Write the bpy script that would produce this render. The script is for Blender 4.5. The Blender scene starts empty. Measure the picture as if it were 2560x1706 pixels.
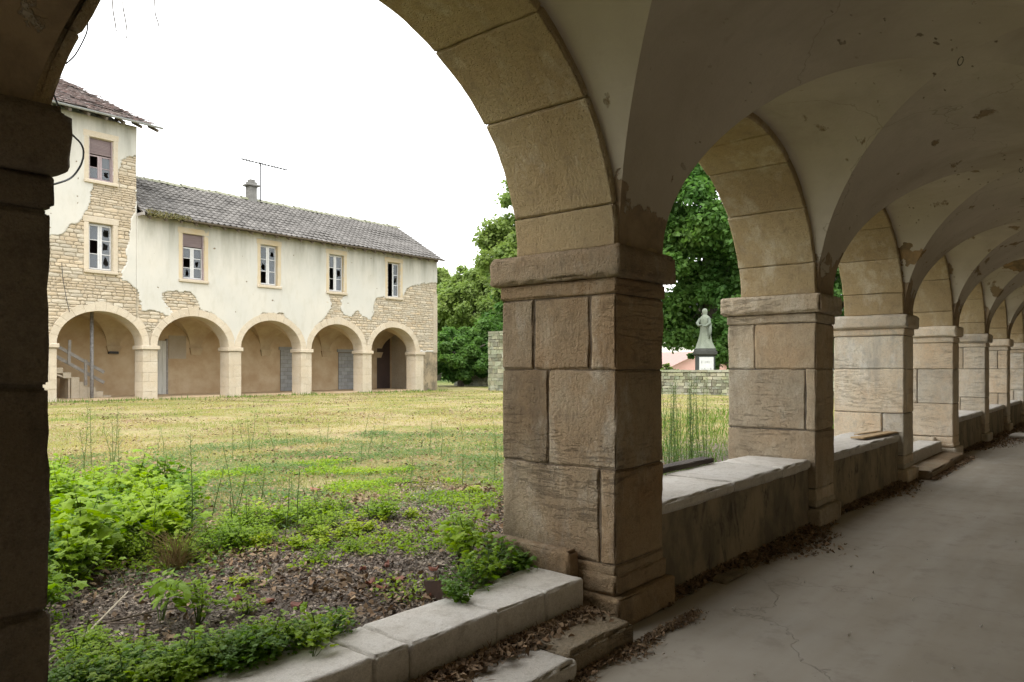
import bpy, math, random
import numpy as np
from mathutils import Vector, noise, Matrix
R = random.Random(7); NP = np.random.RandomState(11)
sc = bpy.context.scene
COL = sc.collection
# ---------------- camera, world, sun, exposure ----------------
TH = math.atan(1550/1830.)
cam = bpy.data.cameras.new('camera'); camo = bpy.data.objects.new('camera', cam); COL.objects.link(camo)
camo.location = (0, 0, 1.55); camo.rotation_euler = (math.pi/2, 0, TH-math.pi/2)
cam.sensor_width = 36; cam.lens = 1830/2560*36; cam.shift_y = 69/2560; cam.clip_start = .05; cam.clip_end = 2000
sc.camera = camo
sc.render.engine = 'CYCLES'
sc.cycles.use_denoising = True
sc.cycles.max_bounces = 9; sc.cycles.diffuse_bounces = 7; sc.cycles.glossy_bounces = 3; sc.cycles.transparent_max_bounces = 12
sc.cycles.transmission_bounces = 6
sc.view_settings.view_transform = 'Standard'; sc.view_settings.look = 'None'; sc.view_settings.gamma = 1
sc.view_settings.use_curve_mapping = False
sc.view_settings.exposure = 1.38
SUN_EL, SUN_AZ = math.radians(56), math.radians(205)   # azimuth of the direction towards the sun, from +x to +y is 0..90
W = bpy.data.worlds.new('World'); sc.world = W; W.use_nodes = True
nt = W.node_tree; nt.nodes.clear()
sky = nt.nodes.new('ShaderNodeTexSky'); sky.sky_type = 'NISHITA'; sky.sun_disc = False
sky.sun_elevation = SUN_EL; sky.sun_rotation = math.pi/2-SUN_AZ; sky.air_density = 1; sky.dust_density = 4
hs = nt.nodes.new('ShaderNodeHueSaturation'); hs.inputs['Saturation'].default_value = .12
mx = nt.nodes.new('ShaderNodeMix'); mx.data_type = 'RGBA'; mx.inputs[0].default_value = .85
tc = nt.nodes.new('ShaderNodeTexCoord'); nz = nt.nodes.new('ShaderNodeTexNoise'); nz.inputs['Scale'].default_value = 2.2; nz.inputs['Detail'].default_value = 4
rp = nt.nodes.new('ShaderNodeValToRGB'); rp.color_ramp.elements[0].color = (9.2, 9.5, 9.9, 1); rp.color_ramp.elements[1].color = (11.4, 11.4, 11.3, 1)
bg = nt.nodes.new('ShaderNodeBackground'); bg.inputs['Strength'].default_value = .12
out = nt.nodes.new('ShaderNodeOutputWorld')
L = nt.links.new
L(tc.outputs['Generated'], nz.inputs['Vector']); L(nz.outputs['Fac'], rp.inputs['Fac'])
L(sky.outputs[0], hs.inputs['Color']); L(hs.outputs[0], mx.inputs[6]); L(rp.outputs[0], mx.inputs[7])
L(mx.outputs[2], bg.inputs['Color']); L(bg.outputs[0], out.inputs['Surface'])
sl = bpy.data.lights.new('sun', 'SUN'); sl.energy = 0.9; sl.angle = math.radians(25); sl.color = (1, .96, .9)
so = bpy.data.objects.new('sun', sl); COL.objects.link(so)
sd = Vector((math.cos(SUN_EL)*math.cos(SUN_AZ), math.cos(SUN_EL)*math.sin(SUN_AZ), math.sin(SUN_EL)))
so.rotation_euler = sd.to_track_quat('Z', 'Y').to_euler(); so.location = (0, -10, 20)

# ---------------- materials ----------------
class NT:
    def __init__(s, name, rough=.9, spec=.3):
        m = bpy.data.materials.new(name); m.use_nodes = True; s.m = m; s.t = m.node_tree
        s.b = s.t.nodes['Principled BSDF']; s.b.inputs['Roughness'].default_value = rough
        s.b.inputs['Specular IOR Level'].default_value = spec
        s.tc = s.t.nodes.new('ShaderNodeTexCoord')
        s.geo = s.t.nodes.new('ShaderNodeNewGeometry')
    def n(s, typ, **k):
        x = s.t.nodes.new(typ)
        for a, v in k.items():
            if a in x.inputs: x.inputs[a].default_value = v
            else: setattr(x, a, v)
        return x
    def L(s, a, b): s.t.links.new(a, b)
    def vec(s, scale=(1, 1, 1), world=True):
        mp = s.n('ShaderNodeMapping'); mp.inputs['Scale'].default_value = scale
        s.L(s.geo.outputs['Position'] if world else s.tc.outputs['Object'], mp.inputs['Vector']); return mp.outputs[0]
    def noise(s, scale, detail=5, rough=.6, stretch=(1, 1, 1), dist=0):
        x = s.n('ShaderNodeTexNoise'); x.inputs['Scale'].default_value = scale; x.inputs['Detail'].default_value = detail
        x.inputs['Roughness'].default_value = rough; x.inputs['Distortion'].default_value = dist
        s.L(s.vec(stretch), x.inputs['Vector']); return x.outputs['Fac']
    def ramp(s, fac, stops):
        r = s.n('ShaderNodeValToRGB'); e = r.color_ramp.elements
        while len(e) < len(stops): e.new(.5)
        for i, (p, c) in enumerate(stops):
            e[i].position = p; e[i].color = (c, c, c, 1) if isinstance(c, (int, float)) else (*c, 1)
        s.L(fac, r.inputs['Fac']); return r.outputs['Color']
    def mix(s, fac, a, b, mode='MIX'):
        x = s.n('ShaderNodeMix'); x.data_type = 'RGBA'; x.blend_type = mode
        for i, v in ((0, fac), (6, a), (7, b)):
            if isinstance(v, (int, float)): x.inputs[i].default_value = v if i == 0 else (v, v, v, 1)
            elif isinstance(v, tuple): x.inputs[i].default_value = (*v, 1)
            else: s.L(v, x.inputs[i])
        return x.outputs[2]
    def math(s, op, a, b=0, c=None):
        x = s.n('ShaderNodeMath'); x.operation = op
        for i, v in enumerate((a, b) if c is None else (a, b, c)):
            if isinstance(v, (int, float)): x.inputs[i].default_value = v
            else: s.L(v, x.inputs[i])
        return x.outputs[0]
    def sep(s):
        x = s.n('ShaderNodeSeparateXYZ'); s.L(s.geo.outputs['Position'], x.inputs[0]); return x.outputs
    def col(s, c): s.L(c, s.b.inputs['Base Color'])
    def bump(s, h, dist=.01, strength=1):
        x = s.n('ShaderNodeBump'); x.inputs['Distance'].default_value = dist; x.inputs['Strength'].default_value = strength
        s.L(h, x.inputs['Height']); s.L(x.outputs[0], s.b.inputs['Normal'])

def stone_mat(name, base, warm, dark, pit=.012, patch=None, var=.35, pale=None, strata=0):
    k = NT(name, .92, .25)
    oi = k.n('ShaderNodeObjectInfo')
    n1 = k.noise(1.7, 6, .65); n2 = k.noise(9, 6, .7); n3 = k.noise(45, 4, .7); n4 = k.noise(160, 2, .6)
    c = k.mix(k.ramp(n1, [(.35, 0.), (.65, 1.)]), base, warm)
    c = k.mix(k.math('MULTIPLY', k.ramp(n2, [(.5, 0.), (.72, 1.)]), .55), c, dark)
    if pale: c = k.mix(k.math('MULTIPLY', k.ramp(k.noise(3.1, 9, .75, (1, 1, .5)), [(.52, 0.), (.66, 1.)]), .6), c, pale)
    c = k.mix(k.math('MULTIPLY', k.ramp(n3, [(.3, 1.), (.5, 0.)]), .35), c, dark)
    v = k.math('MULTIPLY_ADD', oi.outputs['Random'], var, 1-var/2)
    if var > .2:
        r2 = k.math('FRACT', k.math('MULTIPLY', oi.outputs['Random'], 7.31)); tint = k.ramp(r2, [(0., (1.04, .985, .92)), (.5, (1, 1, 1)), (1., (.96, 1.0, 1.05))]); c = k.mix(1., c, tint, 'MULTIPLY')
    c = k.mix(1., c, v, 'MULTIPLY')
    g = k.math('MULTIPLY_ADD', n4, .7, .65); c = k.mix(1., c, g, 'MULTIPLY')
    if strata:
        stn = k.ramp(k.noise(2.4, 6, .6, (1.6, 1.6, .35)), [(.56, 0.), (.68, 1.)]); c = k.mix(k.math('MULTIPLY', stn, .45), c, dark)
    k.col(c)
    vor = k.n('ShaderNodeTexVoronoi'); vor.inputs['Scale'].default_value = 55; k.L(k.vec(), vor.inputs['Vector'])
    pits = k.ramp(vor.outputs['Distance'], [(.0, 0.), (.35, 1.)])
    pits = k.mix(k.ramp(n2, [(.45, 1.), (.6, 0.)]), 1., pits)
    tool = k.noise(22, 3, .6, (3.5, 3.5, .6))
    h = k.math('ADD', k.math('MULTIPLY', n2, .8), k.math('ADD', k.math('MULTIPLY', n3, .5), k.math('MULTIPLY', n4, .22)))
    h = k.math('ADD', h, k.math('MULTIPLY', pits, .35))
    if strata:
        wv = k.noise(2.2, 5, .6, (.7, .7, 5.5), 1.2); gr = k.ramp(wv, [(.47, 1.), (.495, 0.), (.52, 1.)])
        ms_ = k.ramp(k.noise(1.3, 3, .5), [(.48, 1.), (.56, 0.)]); h = k.math('ADD', h, k.math('MULTIPLY', k.mix(ms_, gr, 1.), .4))
    h = k.math('ADD', h, k.math('MULTIPLY', tool, .3))
    k.bump(h, pit)
    return k.m

M = {}
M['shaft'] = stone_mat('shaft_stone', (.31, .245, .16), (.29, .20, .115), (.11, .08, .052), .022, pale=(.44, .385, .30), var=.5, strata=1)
M['shaft_mid_lit'] = stone_mat('mid_lit_shaft_stone', (.44, .375, .275), (.44, .335, .22), (.20, .16, .11), .022, pale=(.60, .53, .42), var=.4, strata=1)  # middling stone, some of the brighter light put into its colour
M['shaft_pale_lit'] = stone_mat('pale_lit_shaft_stone', (.64, .57, .45), (.60, .475, .33), (.30, .275, .24), .02, pale=(.74, .69, .60), var=.35, strata=1)  # pale stone; the far piers' brighter light is also in its colour
M['shaft_dark'] = stone_mat('dark_shaft_stone', (.20, .16, .115), (.17, .13, .085), (.06, .05, .04), .016)  # darker tone for the leftmost visible pier
M['soffit'] = stone_mat('arch_stone', (.37, .29, .165), (.335, .245, .13), (.18, .135, .085), .016, pale=(.52, .455, .34), var=.19)
M['far_stone'] = stone_mat('cream_stone', (.50, .44, .345), (.47, .395, .29), (.35, .30, .225), .008, var=.1)
M['kerb'] = stone_mat('kerb_stone', (.55, .52, .47), (.50, .46, .40), (.26, .22, .17), .006, var=.15)
M['mortar'] = stone_mat('joint_mortar', (.17, .145, .11), (.14, .11, .08), (.06, .05, .04), .01)
M['rubble'] = stone_mat('rubble_stone', (.46, .405, .315), (.44, .365, .26), (.33, .28, .205), .012, var=.3)
M['bedding'] = stone_mat('wall_bedding_mortar', (.42, .37, .285), (.39, .335, .25), (.29, .24, .17), .02, var=0)
M['wall_rubble'] = stone_mat('boundary_stone', (.30, .29, .23), (.22, .235, .145), (.09, .10, .06), .02, var=.7)
M['monument'] = stone_mat('carved_white_stone', (.17, .195, .165), (.14, .165, .13), (.06, .08, .06), .01)
M['dark_stone'] = stone_mat('dark_plinth_stone', (.07, .075, .07), (.05, .055, .05), (.025, .025, .025), .01)

def vault_plaster():
    k = NT('vault_plaster', .95, .2)
    z = k.sep()[2]
    n1 = k.noise(.9, 6, .6); n2 = k.noise(5, 7, .7, (1, 1, 1), .4); n3 = k.noise(30, 4, .6)
    c = k.mix(k.ramp(n1, [(.35, 0.), (.7, 1.)]), (.50, .455, .37), (.40, .35, .275))
    c = k.mix(k.math('MULTIPLY', k.ramp(n2, [(.6, 0.), (.75, 1.)]), .4), c, (.31, .26, .195))
    # flaked places, mostly further along the gallery
    x = k.sep()[0]
    fl = k.noise(1.6, 7, .62, (.8, 1.7, 1.7), .3)
    thr = k.math('MULTIPLY_ADD', k.math('MINIMUM', k.math('MAXIMUM', k.math('SUBTRACT', x, 6.), 0), 14.), .007, -.665)
    fm = k.ramp(k.math('MULTIPLY', k.math('ADD', fl, thr), 30), [(0., 0.), (1., 1.)])
    c = k.mix(fm, c, (.24, .175, .10))
    def blob(cx, cy, cz, r):
        d = k.n('ShaderNodeVectorMath', operation='DISTANCE'); a_ = k.n('ShaderNodeVectorMath', operation='ADD'); nn_ = k.n('ShaderNodeTexNoise'); nn_.inputs['Scale'].default_value = 5; nn_.inputs['Detail'].default_value = 5
        sc_ = k.n('ShaderNodeVectorMath', operation='SCALE'); sc_.inputs['Scale'].default_value = .5
        k.L(k.vec(), nn_.inputs['Vector']); k.L(nn_.outputs['Color'], sc_.inputs[0]); k.L(k.vec(), a_.inputs[0]); k.L(sc_.outputs[0], a_.inputs[1]); k.L(a_.outputs[0], d.inputs[0]); d.inputs[1].default_value = (cx+.25, cy+.25, cz+.25)
        return k.math('LESS_THAN', d.outputs['Value'], r)
    bm = k.math('MAXIMUM', blob(10.72, 2.25, 3.05, .17), k.math('MAXIMUM', blob(10.86, 2.36, 2.82, .10), k.math('MAXIMUM', blob(10.93, 2.36, 2.65, .08), blob(17.2, 1.6, 3.5, .3))))
    fm = k.math('MAXIMUM', fm, bm); c = k.mix(bm, c, k.mix(k.ramp(n2, [(.4, 0.), (.6, 1.)]), (.30, .20, .10), (.16, .12, .07)))
    # small pits and scars
    pv = k.noise(13, 2, .5, (.5, 1.3, 1.3)); pm = k.ramp(pv, [(.695, 0.), (.72, 1.)]); pm = k.math('MULTIPLY', pm, k.ramp(k.noise(.7, 3, .5), [(.44, 0.), (.6, 1.)]))
    c = k.mix(pm, c, (.20, .165, .12))
    dm = k.ramp(k.noise(.55, 7, .68, (1, 1, 1), .8), [(.5, 0.), (.68, 1.)]); c = k.mix(k.math('MULTIPLY', dm, .4), c, (.27, .225, .16))
    wv = k.n('ShaderNodeTexVoronoi'); wv.feature = 'DISTANCE_TO_EDGE'; wv.inputs['Scale'].default_value = .5
    nn = k.n('ShaderNodeTexNoise'); nn.inputs['Scale'].default_value = 1.6; nn.inputs['Detail'].default_value = 7; ad = k.n('ShaderNodeVectorMath', operation='ADD')
    k.L(k.vec(), nn.inputs['Vector']); k.L(nn.outputs['Color'], ad.inputs[0]); k.L(k.vec(), ad.inputs[1]); k.L(ad.outputs[0], wv.inputs['Vector'])
    c = k.mix(k.math('MULTIPLY', k.ramp(wv.outputs['Distance'], [(0., 1.), (.003, 0.)]), .45), c, (.17, .14, .10))
    # bare springer stone below a ragged plaster edge
    edge = k.math('MULTIPLY_ADD', k.noise(3.2, 6, .6), -1.2, 3.22)
    sm = k.ramp(k.math('MULTIPLY', k.math('SUBTRACT', edge, z), 40), [(0., 0.), (1., 1.)])
    st = k.mix(k.ramp(n2, [(.4, 0.), (.65, 1.)]), (.33, .25, .16), (.20, .15, .10))
    c = k.mix(sm, c, st)
    k.col(c)
    h = k.math('ADD', k.math('MULTIPLY', n2, .5), k.math('MULTIPLY', n3, .25))
    h = k.math('SUBTRACT', h, k.math('MULTIPLY', k.math('ADD', fm, k.math('ADD', pm, sm)), .8))
    k.bump(h, .012)
    return k.m
M['vault'] = vault_plaster()

def parapet_mat():
    k = NT('parapet_render', .95, .2)
    n1 = k.noise(2.6, 7, .65, (1, 1, .6)); n2 = k.noise(8, 6, .7, (1, 1, .5), .6); n3 = k.noise(50, 4, .6)
    c = k.mix(k.ramp(n1, [(.4, 0.), (.6, 1.)]), (.31, .25, .165), (.16, .135, .095))
    c = k.mix(k.ramp(n2, [(.55, 0.), (.68, 1.)]), c, (.085, .075, .06))
    k.col(c); k.bump(k.math('ADD', k.math('MULTIPLY', n2, .8), k.math('MULTIPLY', n3, .3)), .012); return k.m
M['parapet'] = parapet_mat()

def floor_mat():
    k = NT('screed_floor', .72, .35)
    n1 = k.noise(.8, 6, .6); n2 = k.noise(4, 7, .7); n3 = k.noise(60, 3, .6); n4 = k.noise(1.5, 3, .5, (.4, 3, 1))
    c = k.mix(k.ramp(n1, [(.35, 0.), (.65, 1.)]), (.345, .305, .245), (.285, .25, .195))
    c = k.mix(k.math('MULTIPLY', k.ramp(n4, [(.4, 0.), (.7, 1.)]), .35), c, (.43, .405, .36))
    c = k.mix(k.math('MULTIPLY', k.ramp(n2, [(.54, 0.), (.66, 1.)]), .5), c, (.24, .21, .17))
    sp = k.ramp(k.noise(38, 2, .5), [(.73, 0.), (.75, 1.)]); c = k.mix(k.math('MULTIPLY', sp, .7), c, (.11, .095, .08))
    wv = k.n('ShaderNodeTexVoronoi'); wv.feature = 'DISTANCE_TO_EDGE'; wv.inputs['Scale'].default_value = .42
    ad = k.n('ShaderNodeVectorMath'); ad.operation = 'ADD'; nn = k.n('ShaderNodeTexNoise'); nn.inputs['Scale'].default_value = 2.5; nn.inputs['Detail'].default_value = 6
    k.L(k.vec(), nn.inputs['Vector']); k.L(nn.outputs['Color'], ad.inputs[0]); k.L(k.vec(), ad.inputs[1]); k.L(ad.outputs[0], wv.inputs['Vector'])
    cr = k.ramp(wv.outputs['Distance'], [(0., 1.), (.0025, 0.)]); c = k.mix(k.math('MULTIPLY', cr, .25), c, (.12, .10, .08))
    k.col(c)
    k.L(k.ramp(n2, [(.3, .62), (.7, .85)]), k.b.inputs['Roughness'])
    k.bump(k.math('SUBTRACT', k.math('ADD', k.math('MULTIPLY', n2, .5), k.math('MULTIPLY', n3, .12)), cr), .004); return k.m
M['floor'] = floor_mat()

def render_mat():   # old lime render of the far facades
    k = NT('old_lime_render', .95, .2)
    p = k.sep(); z = p[2]; x = p[0]
    n1 = k.noise(.7, 6, .6, (1, 1, .7)); n2 = k.noise(3.5, 8, .7, (1, 1, .35)); n3 = k.noise(25, 4, .6)
    c = k.mix(k.ramp(n1, [(.38, 0.), (.62, 1.)]), (.475, .462, .415), (.51, .485, .425))
    c = k.mix(k.math('MULTIPLY', k.ramp(n2, [(.5, 0.), (.7, 1.)]), .35), c, (.37, .345, .27))
    # rain dirt hanging down below both eaves
    def streak(top, reach, xlo, xhi):
        g = k.math('DIVIDE', k.math('SUBTRACT', z, top-reach), reach)
        g = k.math('MINIMUM', k.math('MAXIMUM', g, 0.), 1.)
        s = k.noise(1.6, 7, .65, (1, 1, .12)); m = k.math('MULTIPLY', g, k.ramp(s, [(.36, 0.), (.62, 1.)]))
        a = k.math('GREATER_THAN', x, xlo); b = k.math('LESS_THAN', x, xhi)
        return k.math('MULTIPLY', m, k.math('MULTIPLY', a, b))
    c = k.mix(k.math('MULTIPLY', streak(7.6, 2.1, 12.36, 40), .85), c, (.21, .21, .165))
    c = k.mix(k.math('MULTIPLY', streak(11., 2.3, -9, 12.36), .8), c, (.21, .21, .17))
    hole = k.ramp(k.noise(5.5, 1, .4), [(.77, 0.), (.78, 1.)]); c = k.mix(hole, c, (.22, .18, .13))
    k.col(c); k.bump(k.math('SUBTRACT', k.math('ADD', k.math('MULTIPLY', n2, .5), k.math('MULTIPLY', n3, .3)), hole), .012); return k.m
M['render'] = render_mat()

def simple(name, c1, c2, sc_=3, rough=.9, bump=.005, det=6, stretch=(1, 1, 1), spec=.3, var=0, metal=0, island=0):
    k = NT(name, rough, spec); k.b.inputs['Metallic'].default_value = metal
    c = k.mix(k.ramp(k.noise(sc_, det, .65, stretch), [(.35, 0.), (.65, 1.)]), c1, c2)
    if var: c = k.mix(1., c, k.math('MULTIPLY_ADD', k.n('ShaderNodeObjectInfo').outputs['Random'], var, 1-var/2), 'MULTIPLY')
    if island: c = k.mix(1., c, k.math('MULTIPLY_ADD', k.geo.outputs['Random Per Island'], island, 1-island/2), 'MULTIPLY')
    k.col(c)
    if bump: k.bump(k.noise(sc_*6, 5, .6, stretch), bump)
    return k.m
M['inner'] = simple('inner_wall_plaster', (.42, .30, .175), (.52, .41, .27), 1.3, bump=.01)
M['inner_vault'] = simple('inner_vault_plaster', (.50, .41, .27), (.40, .30, .19), 1.5, bump=.01)
M['backwall'] = simple('gallery_wall_plaster', (.42, .37, .29), (.34, .29, .22), 1.3, bump=.01)
M['ochre'] = simple('ochre_surround', (.47, .375, .235), (.47, .41, .31), 2.2, bump=.006)
M['tile'] = simple('grey_roof_tile', (.12, .112, .104), (.18, .17, .158), 2.5, var=.5, island=.3)
M['tile_red'] = simple('weathered_roof_tile', (.185, .125, .11), (.16, .145, .135), 3, var=1.1, island=.5)
M['ridge'] = simple('mossy_ridge_mortar', (.26, .25, .21), (.20, .21, .13), 6, bump=.02)
M['zinc'] = simple('zinc_gutter', (.26, .28, .29), (.34, .35, .36), 6, .6, .002)
M['wood_dark'] = simple('dark_eave_wood', (.10, .085, .07), (.16, .13, .10), 8, stretch=(1, 1, 4))
M['wood_grey'] = simple('grey_weathered_wood', (.33, .31, .29), (.24, .22, .20), 9, stretch=(1, .2, 1), var=.3)
M['wood_pale'] = simple('pale_board', (.50, .36, .20), (.40, .28, .16), 9, stretch=(.3, 3, 3))
M['wood_black'] = simple('rotten_board', (.055, .045, .04), (.12, .10, .08), 9, stretch=(.3, 3, 3), bump=.01)
M['white_paint'] = simple('chalky_white_paint', (.58, .575, .56), (.48, .475, .46), 14, .7, .002)
M['mauve_paint'] = simple('faded_frame_paint', (.33, .27, .27), (.27, .21, .21), 12, .7, .002)
M['shutter'] = simple('brown_roller_slats', (.155, .115, .115), (.20, .155, .15), 6, .7, .003, stretch=(.3, 1, 6))
M['room'] = simple('room_shade', (.06, .045, .04), (.09, .06, .05), 1, bump=0)  # shade of the rooms put into the wall colour
M['door_white'] = simple('whitish_door_paint', (.58, .58, .54), (.48, .48, .44), 5, .7, .003, stretch=(6, 1, .4))
M['block'] = simple('grey_concrete_block', (.33, .34, .34), (.27, .275, .27), 4, var=.25, bump=.006)
M['chimney'] = simple('chimney_render', (.21, .205, .19), (.14, .135, .125), 5, bump=.01)
M['iron'] = simple('dull_metal', (.20, .20, .20), (.28, .27, .26), 20, .5, .001)
M['pole'] = simple('speckled_steel_pole', (.33, .33, .34), (.18, .17, .17), 10, .6, .001)
M['cable'] = simple('black_cable', (.03, .03, .03), (.05, .05, .05), 20, .6, 0)
M['root'] = simple('dry_tendril', (.28, .25, .21), (.36, .33, .28), 20, .9, 0)
M['terracotta'] = simple('broken_terracotta', (.27, .10, .065), (.20, .10, .075), 9, bump=.004, var=.5)
M['brownpot'] = simple('brown_shard', (.15, .095, .075), (.11, .08, .07), 9, bump=.003)
M['stick'] = simple('bleached_stick', (.48, .42, .31), (.36, .30, .21), 30, bump=.002)
M['twig'] = simple('dark_twig', (.11, .08, .06), (.18, .14, .10), 30, bump=.002)
M['litter'] = simple('dead_leaf_litter', (.17, .105, .06), (.25, .18, .11), 7, bump=0, island=1.1)
M['chips'] = simple('wood_and_gravel_chips', (.34, .285, .225), (.15, .11, .08), 5, bump=0, island=1.3)
M['bark'] = simple('bark', (.09, .075, .06), (.14, .12, .10), 8, stretch=(1, 1, .3), bump=.03)
M['pink'] = simple('pink_house_wall', (.55, .30, .26), (.60, .36, .31), 1, bump=.01)
M['pinkroof'] = simple('red_tiled_roof', (.36, .23, .20), (.30, .20, .18), 3, bump=.02)
M['housewhite'] = simple('white_house_wall', (.75, .72, .66), (.70, .67, .6), 1, bump=.01)
M['ocr'] = simple('inscription_panel', (.55, .56, .54), (.48, .49, .47), 5, bump=.003)
M['letter'] = simple('worn_lettering', (.22, .22, .21), (.3, .3, .29), 9, bump=0)
M['moss'] = simple('eave_moss', (.10, .105, .035), (.20, .17, .08), 6, bump=0, island=.8)

def glass_mat():
    k = NT('old_window_glass', .12, .5)
    k.b.inputs['Base Color'].default_value = (.14, .16, .18, 1); k.b.inputs['Alpha'].default_value = .55
    k.b.inputs['Specular IOR Level'].default_value = .9
    k.bump(k.noise(3, 3, .5), .01, .4); return k.m
M['glass'] = glass_mat()

def leaf_mat(name, a, b, c2, scale=1.2, trans=.35, rough=.55, pos=(.3, .7)):
    m = bpy.data.materials.new(name); m.use_nodes = True; t = m.node_tree; t.nodes.clear()
    g = t.nodes.new('ShaderNodeNewGeometry'); n = t.nodes.new('ShaderNodeTexNoise'); n.inputs['Scale'].default_value = scale; n.inputs['Detail'].default_value = 4
    t.links.new(g.outputs['Position'], n.inputs['Vector'])
    r1 = t.nodes.new('ShaderNodeValToRGB'); r1.color_ramp.elements[0].position = pos[0]; r1.color_ramp.elements[1].position = pos[1]
    r1.color_ramp.elements[0].color = (*a, 1); r1.color_ramp.elements[1].color = (*b, 1); t.links.new(n.outputs['Fac'], r1.inputs['Fac'])
    mx_ = t.nodes.new('ShaderNodeMix'); mx_.data_type = 'RGBA'
    r2 = t.nodes.new('ShaderNodeValToRGB'); r2.color_ramp.elements[0].position = .45; r2.color_ramp.elements[0].color = (0, 0, 0, 1)
    t.links.new(g.outputs['Random Per Island'], r2.inputs['Fac']); t.links.new(r2.outputs[0], mx_.inputs[0])
    t.links.new(r1.outputs[0], mx_.inputs[6]); mx_.inputs[7].default_value = (*c2, 1)
    p = t.nodes.new('ShaderNodeBsdfPrincipled'); p.inputs['Roughness'].default_value = rough; p.inputs['Specular IOR Level'].default_value = .25
    tr = t.nodes.new('ShaderNodeBsdfTranslucent'); ms = t.nodes.new('ShaderNodeMixShader'); ms.inputs[0].default_value = trans
    hs_ = t.nodes.new('ShaderNodeHueSaturation'); hs_.inputs['Value'].default_value = 1.5; hs_.inputs['Saturation'].default_value = 1.1
    t.links.new(mx_.outputs[2], p.inputs['Base Color']); t.links.new(mx_.outputs[2], hs_.inputs['Color']); t.links.new(hs_.outputs[0], tr.inputs['Color'])
    o = t.nodes.new('ShaderNodeOutputMaterial'); t.links.new(p.outputs[0], ms.inputs[1]); t.links.new(tr.outputs[0], ms.inputs[2]); t.links.new(ms.outputs[0], o.inputs[0])
    return m
M['leafA'] = leaf_mat('broad_tree_leaf', (.055, .135, .03), (.15, .25, .06), (.085, .17, .04), .35, .45)
M['leafB'] = leaf_mat('pale_tree_leaf', (.13, .20, .05), (.22, .28, .08), (.17, .23, .06), .4, .45)
M['weed'] = leaf_mat('lush_weed_leaf', (.15, .27, .012), (.27, .37, .02), (.20, .31, .015), 2.)
M['weed_yellow'] = leaf_mat('yellowing_weed_leaf', (.25, .35, .02), (.36, .43, .03), (.30, .38, .02), 3.)
M['weed_dark'] = leaf_mat('dark_weed_leaf', (.07, .16, .015), (.14, .24, .02), (.11, .20, .03), 3.)
M['stem'] = leaf_mat('green_stem', (.10, .16, .04), (.14, .19, .05), (.12, .16, .05), 3.)
M['tall'] = leaf_mat('slender_weed_leaf', (.07, .14, .03), (.12, .19, .05), (.09, .16, .05), 2.)
M['grass'] = leaf_mat('mixed_grass', (.14, .20, .035), (.36, .31, .11), (.30, .29, .09), .6, .3, .7, (.38, .56))
M['grass_green'] = leaf_mat('green_grass', (.07, .14, .02), (.13, .20, .03), (.10, .18, .03), .8, .3, .7)
M['dry'] = leaf_mat('dry_grass', (.30, .22, .10), (.22, .15, .07), (.20, .20, .06), 4., .3, .8)

def ground_mat():
    k = NT('courtyard_soil', .97, .15)
    p = k.sep(); y = p[1]; x = p[0]
    n1 = k.noise(.45, 7, .65); n2 = k.noise(2.3, 8, .7); n3 = k.noise(14, 6, .75); n4 = k.noise(70, 3, .7)
    c = k.mix(k.ramp(n1, [(.40, 0.), (.58, 1.)]), (.19, .20, .05), (.36, .29, .15))
    c = k.mix(k.math('MULTIPLY', k.ramp(n2, [(.5, 0.), (.64, 1.)]), .8), c, (.27, .185, .12))
    c = k.mix(k.math('MULTIPLY', k.ramp(n3, [(.45, 0.), (.62, 1.)]), .5), c, (.11, .145, .04))
    near = k.math('SUBTRACT', 5.6, y); near = k.math('ADD', near, k.math('MULTIPLY_ADD', n2, 4., -2.))
    nm = k.ramp(near, [(0., 0.), (1., 1.)])
    soil = k.mix(k.ramp(n3, [(.42, 0.), (.6, 1.)]), (.115, .085, .065), (.25, .215, .18))
    c = k.mix(nm, c, soil)
    far = k.ramp(k.math('MULTIPLY_ADD', k.math('MAXIMUM', y, x), .05, -1.6), [(0., 0.), (1., 1.)])
    c = k.mix(far, c, (.10, .16, .03))
    c = k.mix(1., c, k.math('MULTIPLY_ADD', n4, .9, .55), 'MULTIPLY')
    k.col(c); k.bump(k.math('ADD', k.math('MULTIPLY', n3, 1.), k.math('MULTIPLY', n4, .6)), .03); return k.m
M['ground'] = ground_mat()

# ---------------- helpers ----------------
def link(name, me, parent=None, mat=None, smooth=False):
    o = bpy.data.objects.new(name, me); COL.objects.link(o)
    if mat is not None and not me.materials: me.materials.append(mat)
    if smooth: me.shade_smooth()
    if parent is not None:
        o.parent = parent; o.matrix_parent_inverse = PW(parent).inverted()
    return o
def PW(o):
    m = o.matrix_basis.copy()
    while o.parent is not None:
        m = o.parent.matrix_basis @ o.matrix_parent_inverse @ m if False else (PW(o.parent) @ o.matrix_parent_inverse @ m); return m
    return m
def mk(name, V, F, mat, parent=None, smooth=False):
    me = bpy.data.meshes.new(name)
    if isinstance(V, np.ndarray):
        F = np.asarray(F, dtype=np.int32); n = F.shape[1]
        me.vertices.add(len(V)); me.vertices.foreach_set('co', V.astype(np.float32).ravel())
        me.loops.add(F.size); me.loops.foreach_set('vertex_index', F.ravel())
        me.polygons.add(len(F)); me.polygons.foreach_set('loop_start', np.arange(0, F.size, n, dtype=np.int32))
        me.polygons.foreach_set('loop_total', np.full(len(F), n, dtype=np.int32)); me.update(calc_edges=True)
    else:
        me.from_pydata(V, [], F); me.update()
    return link(name, me, parent, mat, smooth)
def tag(o, label=None, cat=None, group=None, kind=None):
    if label: o['label'] = label
    if cat: o['category'] = cat
    if group: o['group'] = group
    if kind: o['kind'] = kind
    return o
def empty(name, loc, label=None, cat=None, group=None):
    o = bpy.data.objects.new(name, None); COL.objects.link(o); o.location = loc; o.empty_display_size = .2
    return tag(o, label, cat, group)
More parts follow.
